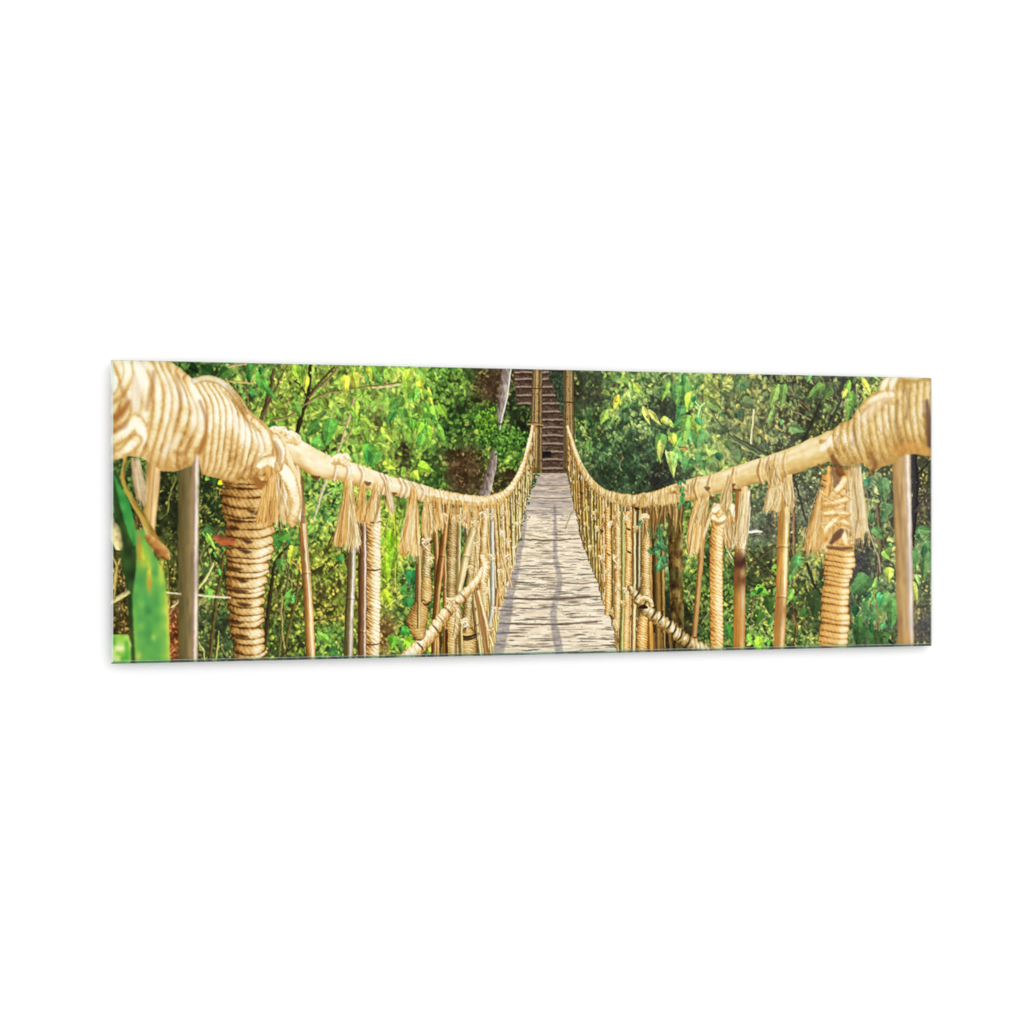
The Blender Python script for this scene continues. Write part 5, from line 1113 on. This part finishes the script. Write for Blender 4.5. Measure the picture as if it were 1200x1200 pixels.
def near_focus():
    """the closest ropes and canes of the motif are slightly out of focus"""
    global IMG
    b = IMG
    for q in range(3):
        b = (b + np.roll(b, 2, 0) + np.roll(b, -2, 0) + np.roll(b, 2, 1) + np.roll(b, -2, 1) + np.roll(b, 1, 0) + np.roll(b, -1, 0) + np.roll(b, 1, 1) + np.roll(b, -1, 1)) / 9
    xs = ((np.arange(W) + .5) / S + X0)[None, :]
    w = np.maximum(np.clip((330 - xs) / 130, 0, 1), np.clip((xs - 930) / 110, 0, 1)) * .9
    near = (IDB > 0).astype(np.float32)
    for q in range(2):
        near = (near + np.roll(near, 2, 0) + np.roll(near, -2, 0) + np.roll(near, 2, 1) + np.roll(near, -2, 1)) / 5
    k = (w * near)[..., None]
    IMG = (IMG * (1 - k) + b * k).astype(np.float32)


def foliage_tone():
    global IMG
    xs = ((np.arange(W) + .5) / S)[None, :]; ys = ((np.arange(H) + .5) / S)[:, None]
    # holes of deep shade between the leaves, irregular
    g = .5 * vn(xs / 7, ys / 9, 71) + .3 * vn(xs / 3, ys / 4, 72) + .2 * vn(xs / 1.4, ys / 1.8, 73)
    k = np.clip((.38 - g) * 7, 0, 1)[..., None] * .55
    IMG = IMG * (1 - k) + np.array((44, 50, 28), np.float32) * k
    rs = np.random.RandomState(77)
    cols = [(196, 196, 110), (150, 160, 70), (222, 214, 150), (120, 150, 60), (92, 84, 44), (60, 52, 30), (176, 150, 96)]
    for n_, box, L in ((170, (230, 560, 500, 778), 26), (70, (132, 560, 260, 776), 20), (150, (800, 570, 1090, 760), 22), (90, (240, 426, 480, 540), 18), (60, (840, 440, 1030, 530), 14), (70, (660, 440, 800, 560), 9)):
        for q in range(n_):
            x = rs.uniform(box[0], box[2]); y = rs.uniform(box[1], box[3]); a = rs.normal(-1.5, .55); l = L * rs.uniform(.3, 1.2); b = rs.uniform(-.2, .2) * l
            stick([(x, y, .5), (x + math.cos(a) * l / 2 + b, y + math.sin(a) * l / 2, .55), (x + math.cos(a) * l, y + math.sin(a) * l, .25)], cols[rs.randint(len(cols))], None, .8, 1.15, soft=.7, alpha=.7)
    lum = IMG.mean(-1, keepdims=True)
    sat = (.84 - .12 * np.clip((xs + X0 - 700) / 200, 0, 1))[..., None]
    IMG = lum + (IMG - lum) * sat
    IMG = IMG * np.array((1.13, 1.03, .97), np.float32) + np.array((9, 6, 2), np.float32)
    b = IMG
    for q in range(2):
        b = (b + np.roll(b, 1, 0) + np.roll(b, -1, 0) + np.roll(b, 1, 1) + np.roll(b, -1, 1)) / 5
    IMG = IMG * .55 + b * .45
    IMG = 255 * (np.clip(IMG, 0, 255) / 255) ** .90
    IMG = np.clip(IMG, 0, 246).astype(np.float32)


def draw_print():
    draw_foliage()
    warp(.8, 5., 40)
    paint_leaves(700, .2, .95, 1.15, 26, .5, box=(225, 418, 520, 560), spread=.8)
    paint_leaves(600, .2, 1.0, 1.0, 27, .45, box=(740, 430, 900, 560), spread=.8)
    paint_leaves(450, .1, 1.0, 1.0, 28, .4, box=(900, 560, 1091, 760), spread=.8)
    paint_leaves(700, .1, 1.0, 1.0, 29, .4, box=(230, 580, 500, 778), spread=.8)
    paint_leaves(500, .3, 1.1, .9, 30, .6, box=(505, 418, 600, 540), spread=.8)
    foliage_tone()
    foliage_features()
    paint_leaves(2500, .2, 1.2, .5, 25, .5, spread=.9)
    warp(.5, 6., 50, .35, 2.2)
    stairs_and_trunk()
    deck()
    reed_bundle(624.5, 635, 428, 619, 635.5, 552, 9, 'printed_tower_post', 3)
    reed_bundle(660.5, 672, 428, 660, 674, 553, 8, 'printed_tower_post', 4, .92)
    stick([(618, 497, 1.3), (628, 496.5, 1.2), (636.5, 498, 1.2)], (150, 118, 80), None, .5, 1.3)
    for (x0_, x1_, y) in ((621, 636, 455), (660, 673, 471), (619, 636, 499.5)):
        stick([(x0_, y, .6), (x1_, y + .6, .7)], (70, 50, 28), None, .7, 1.1)
    left_side()
    right_side()
    left_near()
    stick([(672, 596, .7), (667, 607, .8), (662, 620, .6)], (176, 158, 110), None, .6, 1.2)
    stick([(614, 626, .7), (630, 629, .8), (642, 631, .5)], (196, 166, 120), None, .6, 1.2)
    warp(.3, 5., 60, .22, 2.)
    near_focus()
    # local contrast of a printed photograph: fine unsharp grain
    global IMG
    k = IMG.copy()
    b = (k + np.roll(k, 1, 0) + np.roll(k, -1, 0) + np.roll(k, 1, 1) + np.roll(k, -1, 1)) / 5
    b2 = (b + np.roll(b, 2, 0) + np.roll(b, -2, 0) + np.roll(b, 2, 1) + np.roll(b, -2, 1)) / 5
    IMG = np.clip(b + (b - b2) * .9, 0, 255)

# ------------------------------------------------------------------ the place
import bpy

draw_print()
SC = bpy.context.scene
COL = SC.collection
CAM_Z = 1.5
HAZE, SIDE, BASE, SOFTBOX = .35, .12, 1.42, 14.
FPX = 2187.0                      # focal length in picture units of 1200
PW_, PH_ = 1.2, 0.4               # the print is 120 x 40 cm
P0 = np.array((-0.52808, 2.4557, CAM_Z + .0002))     # middle of its left edge
DX = np.array((0.9613, 0.2757, 0.0)); DX /= np.linalg.norm(DX)
NRM = np.array((DX[1], -DX[0], 0.0))                 # towards the viewer


def pt(u, v, off=0.):
    """u along the print 0..1, v upwards -0.5..0.5, off = metres in front of the ink layer"""
    return P0 + DX * (u * PW_) + np.array((0, 0, 1.)) * (v * PH_) + NRM * off


def mat(name):
    m = bpy.data.materials.new(name); m.use_nodes = True
    m.node_tree.nodes.clear()
    return m, m.node_tree.nodes, m.node_tree.links


# ink: matt pigment colours held per mesh corner
ink, N, Lk = mat('printed ink')
o = N.new('ShaderNodeOutputMaterial'); d = N.new('ShaderNodeBsdfDiffuse'); a = N.new('ShaderNodeAttribute')
a.attribute_name = 'ink'; Lk.new(a.outputs['Color'], d.inputs['Color']); Lk.new(d.outputs[0], o.inputs[0])


def glass_mat(name, tint, gloss, rough=.02, extra=None):
    m, N, Lk = mat(name)
    o = N.new('ShaderNodeOutputMaterial'); mx = N.new('ShaderNodeMixShader')
    t = N.new('ShaderNodeBsdfTransparent'); g = N.new('ShaderNodeBsdfGlossy')
    t.inputs[0].default_value = (*tint, 1); g.inputs['Roughness'].default_value = rough
    fr = N.new('ShaderNodeFresnel'); ge = N.new('ShaderNodeNewGeometry')
    iv = N.new('ShaderNodeMath'); iv.operation = 'MULTIPLY_ADD'; iv.inputs[1].default_value = 1 / 1.5 - 1.5; iv.inputs[2].default_value = 1.5
    Lk.new(ge.outputs['Backfacing'], iv.inputs[0]); Lk.new(iv.outputs[0], fr.inputs['IOR'])
    k = N.new('ShaderNodeMath'); k.operation = 'MULTIPLY'; k.inputs[1].default_value = gloss; k.use_clamp = True
    Lk.new(fr.outputs[0], k.inputs[0]); Lk.new(k.outputs[0], mx.inputs[0])
    Lk.new(t.outputs[0], mx.inputs[1]); Lk.new(g.outputs[0], mx.inputs[2]); Lk.new(mx.outputs[0], o.inputs[0])
    if extra:
        df = N.new('ShaderNodeBsdfDiffuse'); df.inputs[0].default_value = (*extra[0], 1)
        m2 = N.new('ShaderNodeMixShader'); m2.inputs[0].default_value = extra[1]
        Lk.new(mx.outputs[0], m2.inputs[1]); Lk.new(df.outputs[0], m2.inputs[2]); Lk.new(m2.outputs[0], o.inputs[0])
    return m


M_GLASS = glass_mat('clear glass', (.995, 1., .997), .85)
M_BOTTOM = glass_mat('polished glass edge', (.34, .52, .47), 1.2, .08)
M_SIDE = glass_mat('polished glass side', (.72, .86, .84), 1.5, .1, ((.80, .88, .84), .5))  # lighter tint and pale diffuse stand in for the reflected white surround
M_TOP = glass_mat('polished glass top', (.72, .80, .76), 1.2, .1)
M_HIGHLIGHT = glass_mat('arris highlight', (.9, .95, .93), 1.0, .3, ((.62, .74, .70), .30))  # pale diffuse share paints the bright line above the lower bevel

WALLM, N, Lk = mat('white plaster wall')
o = N.new('ShaderNodeOutputMaterial'); d = N.new('ShaderNodeBsdfDiffuse'); nz = N.new('ShaderNodeTexNoise'); cr = N.new('ShaderNodeValToRGB')
nz.inputs['Scale'].default_value = 3.0
cr.color_ramp.elements[0].color = (.90, .90, .90, 1); cr.color_ramp.elements[1].color = (.93, .93, .93, 1)
Lk.new(nz.outputs['Fac'], cr.inputs[0]); Lk.new(cr.outputs[0], d.inputs[0]); Lk.new(d.outputs[0], o.inputs[0])


def make(name, verts, faces, mats, parent=None, fm=None):
    me = bpy.data.meshes.new(name); me.from_pydata([tuple(map(float, v)) for v in verts], [], faces); me.update()
    for m in mats:
        me.materials.append(m)
    if fm:
        for p, i in zip(me.polygons, fm):
            p.material_index = i
    ob = bpy.data.objects.new(name, me); COL.objects.link(ob)
    if parent is not None:
        ob.parent = parent
        ob.matrix_parent_inverse = parent.matrix_world.inverted()
    return ob


# wall
WG = -0.0105                       # the ink layer hangs this far in front of the wall
c = P0 + NRM * WG + DX * .6
wv = [c + DX * s + np.array((0, 0, t)) for s, t in ((-4, -1.5), (4, -1.5), (4, 1.7), (-4, 1.7))]
w2 = [v - NRM * .12 for v in wv]
wall = make('wall', wv + w2, [(0, 1, 2, 3), (7, 6, 5, 4), (0, 4, 5, 1), (1, 5, 6, 2), (2, 6, 7, 3), (3, 7, 4, 0)], [WALLM])
wall['kind'] = 'structure'

root = bpy.data.objects.new('glass_wall_print', None); COL.objects.link(root)
root.location = tuple(pt(.5, -.5)); root.empty_display_size = .1
root['label'] = 'wide frameless glass print of a bamboo rope footbridge in green jungle'
root['category'] = 'glass print'
bpy.context.view_layer.update()

# ink grid
NX, NY = 1300, 450
us = np.linspace(0, 1, NX + 1); vs = np.linspace(.5, -.5, NY + 1)
UU, VV = np.meshgrid(us, vs)
PX = P0[0] + DX[0] * UU * PW_; PY = P0[1] + DX[1] * UU * PW_; PZ = P0[2] + VV * PH_
sx = 600 + FPX * PX / PY; sy = 600 - FPX * (PZ - CAM_Z) / PY


def sample(buf, x, y):
    fx = np.clip((x - X0) * S - .5, 0, W - 1.001); fy = np.clip((y - Y0) * S - .5, 0, H - 1.001)
    i = fx.astype(int); j = fy.astype(int); u = (fx - i)[..., None]; v = (fy - j)[..., None]
    return (buf[j, i] * (1 - u) + buf[j, i + 1] * u) * (1 - v) + (buf[j + 1, i] * (1 - u) + buf[j + 1, i + 1] * u) * v


C = sample(IMG, sx, sy) / 255.
C = np.where(C <= .04045, C / 12.92, ((C + .055) / 1.055) ** 2.4)
INK_SCALE = .92
C = (C * INK_SCALE).astype(np.float32)
xc = (sx[:-1, :-1] + sx[1:, 1:]) / 2; yc = (sy[:-1, :-1] + sy[1:, 1:]) / 2
ID = IDB[np.clip(((yc - Y0) * S).astype(int), 0, H - 1), np.clip(((xc - X0) * S).astype(int), 0, W - 1)]
XYZ = np.stack([PX, PY, PZ], -1).reshape(-1, 3).astype(np.float32)
CR = np.concatenate([C.reshape(-1, 3), np.ones((C.shape[0] * C.shape[1], 1), np.float32)], 1)


def ink_mesh(name, mask, parent):
    jj, ii = np.nonzero(mask)
    if len(jj) == 0:
        return None
    a = jj * (NX + 1) + ii
    q = np.stack([a, a + NX + 1, a + NX + 2, a + 1], 1)
    uq, inv = np.unique(q.ravel(), return_inverse=True)
    me = bpy.data.meshes.new(name)
    me.vertices.add(len(uq)); me.vertices.foreach_set('co', XYZ[uq].ravel())
    me.loops.add(q.size); me.loops.foreach_set('vertex_index', inv.ravel().astype(np.int32))
    me.polygons.add(len(q)); me.polygons.foreach_set('loop_start', np.arange(0, q.size, 4, dtype=np.int32))
    me.update(calc_edges=True)
    ca = me.color_attributes.new('ink', 'FLOAT_COLOR', 'POINT')
    ca.data.foreach_set('color', CR[uq].ravel())
    me.materials.append(ink)
    ob = bpy.data.objects.new(name, me); COL.objects.link(ob)
    ob.parent = parent
    ob.matrix_parent_inverse = root.matrix_world.inverted()
    return ob


# very small slivers go back to the background ink
cnt = np.bincount(ID.ravel(), minlength=len(NAMES))
for i, n in enumerate(cnt):
    if 0 < n < 40:
        ID[ID == i] = 0
pic = ink_mesh('printed_picture', ID == 0, root)
for i in range(1, len(NAMES)):
    if cnt[i] >= 40:
        ob = ink_mesh(NAMES[i], ID == i, pic)
        ob.matrix_parent_inverse.identity()

# glass: a 4 mm pane in front of the ink, with polished edges and a painted highlight line
g0, g1 = .0004, .0044
bl, bb, br_, bt = .0030 / PW_, .0034 / PH_, .0010 / PW_, .0012 / PH_
e = .0012
outer = [pt(0, -.5, g0), pt(1, -.5, g0), pt(1, .5, g0), pt(0, .5, g0)]
outer2 = [pt(0, -.5, e), pt(1, -.5, e), pt(1, .5, e), pt(0, .5, e)]
inner = [pt(bl, -.5 + bb, g1), pt(1 - br_, -.5 + bb, g1), pt(1 - br_, .5 - bt, g1), pt(bl, .5 - bt, g1)]
make('glass_pane', [v + NRM * .00002 for v in inner], [(0, 1, 2, 3)], [M_GLASS], root)
V = outer + outer2 + inner
F = []; FM = []
for k, mi in ((0, 0), (1, 1), (2, 2), (3, 1)):
    n = (k + 1) % 4
    F += [(4 + k, 4 + n, 8 + n, 8 + k), (k, n, 4 + n, 4 + k)]; FM += [mi, mi]
make('polished_edge', V, F, [M_BOTTOM, M_SIDE, M_TOP], root, FM)
aw = .0009 / PH_  # flat pale strip below imitates the highlight along the bevel
make('arris_highlight', [pt(bl, -.5 + bb + .0001, g1 + .00006), pt(1 - br_, -.5 + bb + .0001, g1 + .00006), pt(1 - br_, -.5 + bb + aw, g1 + .00006), pt(bl, -.5 + bb + aw, g1 + .00006)], [(0, 1, 2, 3)], [M_HIGHLIGHT], root)
# backing board and stand-off spacer behind the ink
b0, b1 = -.0006, -.0030
bv = [pt(.002, -.494, b0), pt(.998, -.494, b0), pt(.998, .494, b0), pt(.002, .494, b0), pt(.002, -.494, b1), pt(.998, -.494, b1), pt(.998, .494, b1), pt(.002, .494, b1)]
BKM = glass_mat('grey backing', (0, 0, 0), 0, .5, ((.55, .55, .55), 1.))
make('backing_board', bv, [(0, 1, 2, 3), (7, 6, 5, 4), (0, 4, 5, 1), (1, 5, 6, 2), (2, 6, 7, 3), (3, 7, 4, 0)], [BKM], root)
for cx in (.2, .8):
    h = [pt(cx - .03, .2, b1 - .0001), pt(cx + .03, .2, b1 - .0001), pt(cx + .03, .35, b1 - .0001), pt(cx - .03, .35, b1 - .0001),
         pt(cx - .03, .2, WG + .0002), pt(cx + .03, .2, WG + .0002), pt(cx + .03, .35, WG + .0002), pt(cx - .03, .35, WG + .0002)]
    make('hanger', h, [(0, 1, 2, 3), (7, 6, 5, 4), (0, 4, 5, 1), (1, 5, 6, 2), (2, 6, 7, 3), (3, 7, 4, 0)], [BKM], root)

# camera
cd = bpy.data.cameras.new('camera'); cam = bpy.data.objects.new('camera', cd); COL.objects.link(cam)
cam.location = (0, 0, CAM_Z); cam.rotation_euler = (math.pi / 2, 0, 0)
cd.sensor_width = 36; cd.lens = FPX / 1200 * 36; cd.clip_end = 50; cd.clip_start = .05
SC.camera = cam

# studio light: an even white surround, an added dark flag that keeps reflections in the glass low and a dim soft box beside it
wd = bpy.data.worlds.new('World'); SC.world = wd; wd.use_nodes = True
N = wd.node_tree.nodes; Lk = wd.node_tree.links; N.clear()
o = N.new('ShaderNodeOutputWorld'); bg = N.new('ShaderNodeBackground'); tc = N.new('ShaderNodeTexCoord'); sp = N.new('ShaderNodeSeparateXYZ')
Lk.new(tc.outputs['Generated'], sp.inputs[0]); Lk.new(bg.outputs[0], o.inputs[0])


def ramp_n(src, a, b):
    n = N.new('ShaderNodeMapRange'); n.interpolation_type = 'SMOOTHSTEP'; n.inputs['From Min'].default_value = a; n.inputs['From Max'].default_value = b
    Lk.new(src, n.inputs['Value'])
    return n.outputs['Result']


def mth(op, a, b):
    n = N.new('ShaderNodeMath'); n.operation = op
    for k, v in enumerate((a, b)):
        if isinstance(v, (int, float)):
            n.inputs[k].default_value = v
        else:
            Lk.new(v, n.inputs[k])
    return n.outputs[0]


X_, Y_, Z_ = sp.outputs
flag = mth('MULTIPLY', ramp_n(Y_, -.4, -.6), mth('MULTIPLY', ramp_n(X_, .22, .30), mth('MULTIPLY', ramp_n(Z_, -.18, -.12), ramp_n(Z_, .18, .12))))
soft = ramp_n(mth('ADD', X_, mth('MULTIPLY', Z_, .548)), .585, .63)
inner_ = mth('ADD', mth('MULTIPLY', soft, HAZE), .03)
side = mth('ADD', mth('MULTIPLY', X_, SIDE), BASE)
floor_ = mth('ADD', mth('MULTIPLY', ramp_n(Z_, -.5, -.05), .45), .55)
base = mth('MULTIPLY', side, floor_)
val = mth('ADD', mth('MULTIPLY', base, mth('SUBTRACT', 1., flag)), mth('MULTIPLY', inner_, flag))
Lk.new(val, bg.inputs['Strength']); bg.inputs['Color'].default_value = (1, 1, 1, 1)
ld = bpy.data.lights.new('softbox', 'AREA'); ld.energy = SOFTBOX; ld.size = 2.2; ld.size_y = 1.2; ld.shape = 'RECTANGLE'
lo = bpy.data.objects.new('softbox', ld); COL.objects.link(lo)
from mathutils import Vector
lo.location = (1.9, .3, 4.0)
lo.rotation_euler = (Vector((.05, 2.6, CAM_Z)) - Vector(lo.location)).to_track_quat('-Z', 'Y').to_euler()

SC.view_settings.view_transform = 'Standard'; SC.view_settings.look = 'None'
SC.view_settings.exposure = 0; SC.view_settings.gamma = 1
try:
    SC.view_settings.use_curve_mapping = False
except Exception:
    pass
SC.render.engine = 'CYCLES'
SC.cycles.max_bounces = 6
SC.cycles.transparent_max_bounces = 12
SC.render.film_transparent = False
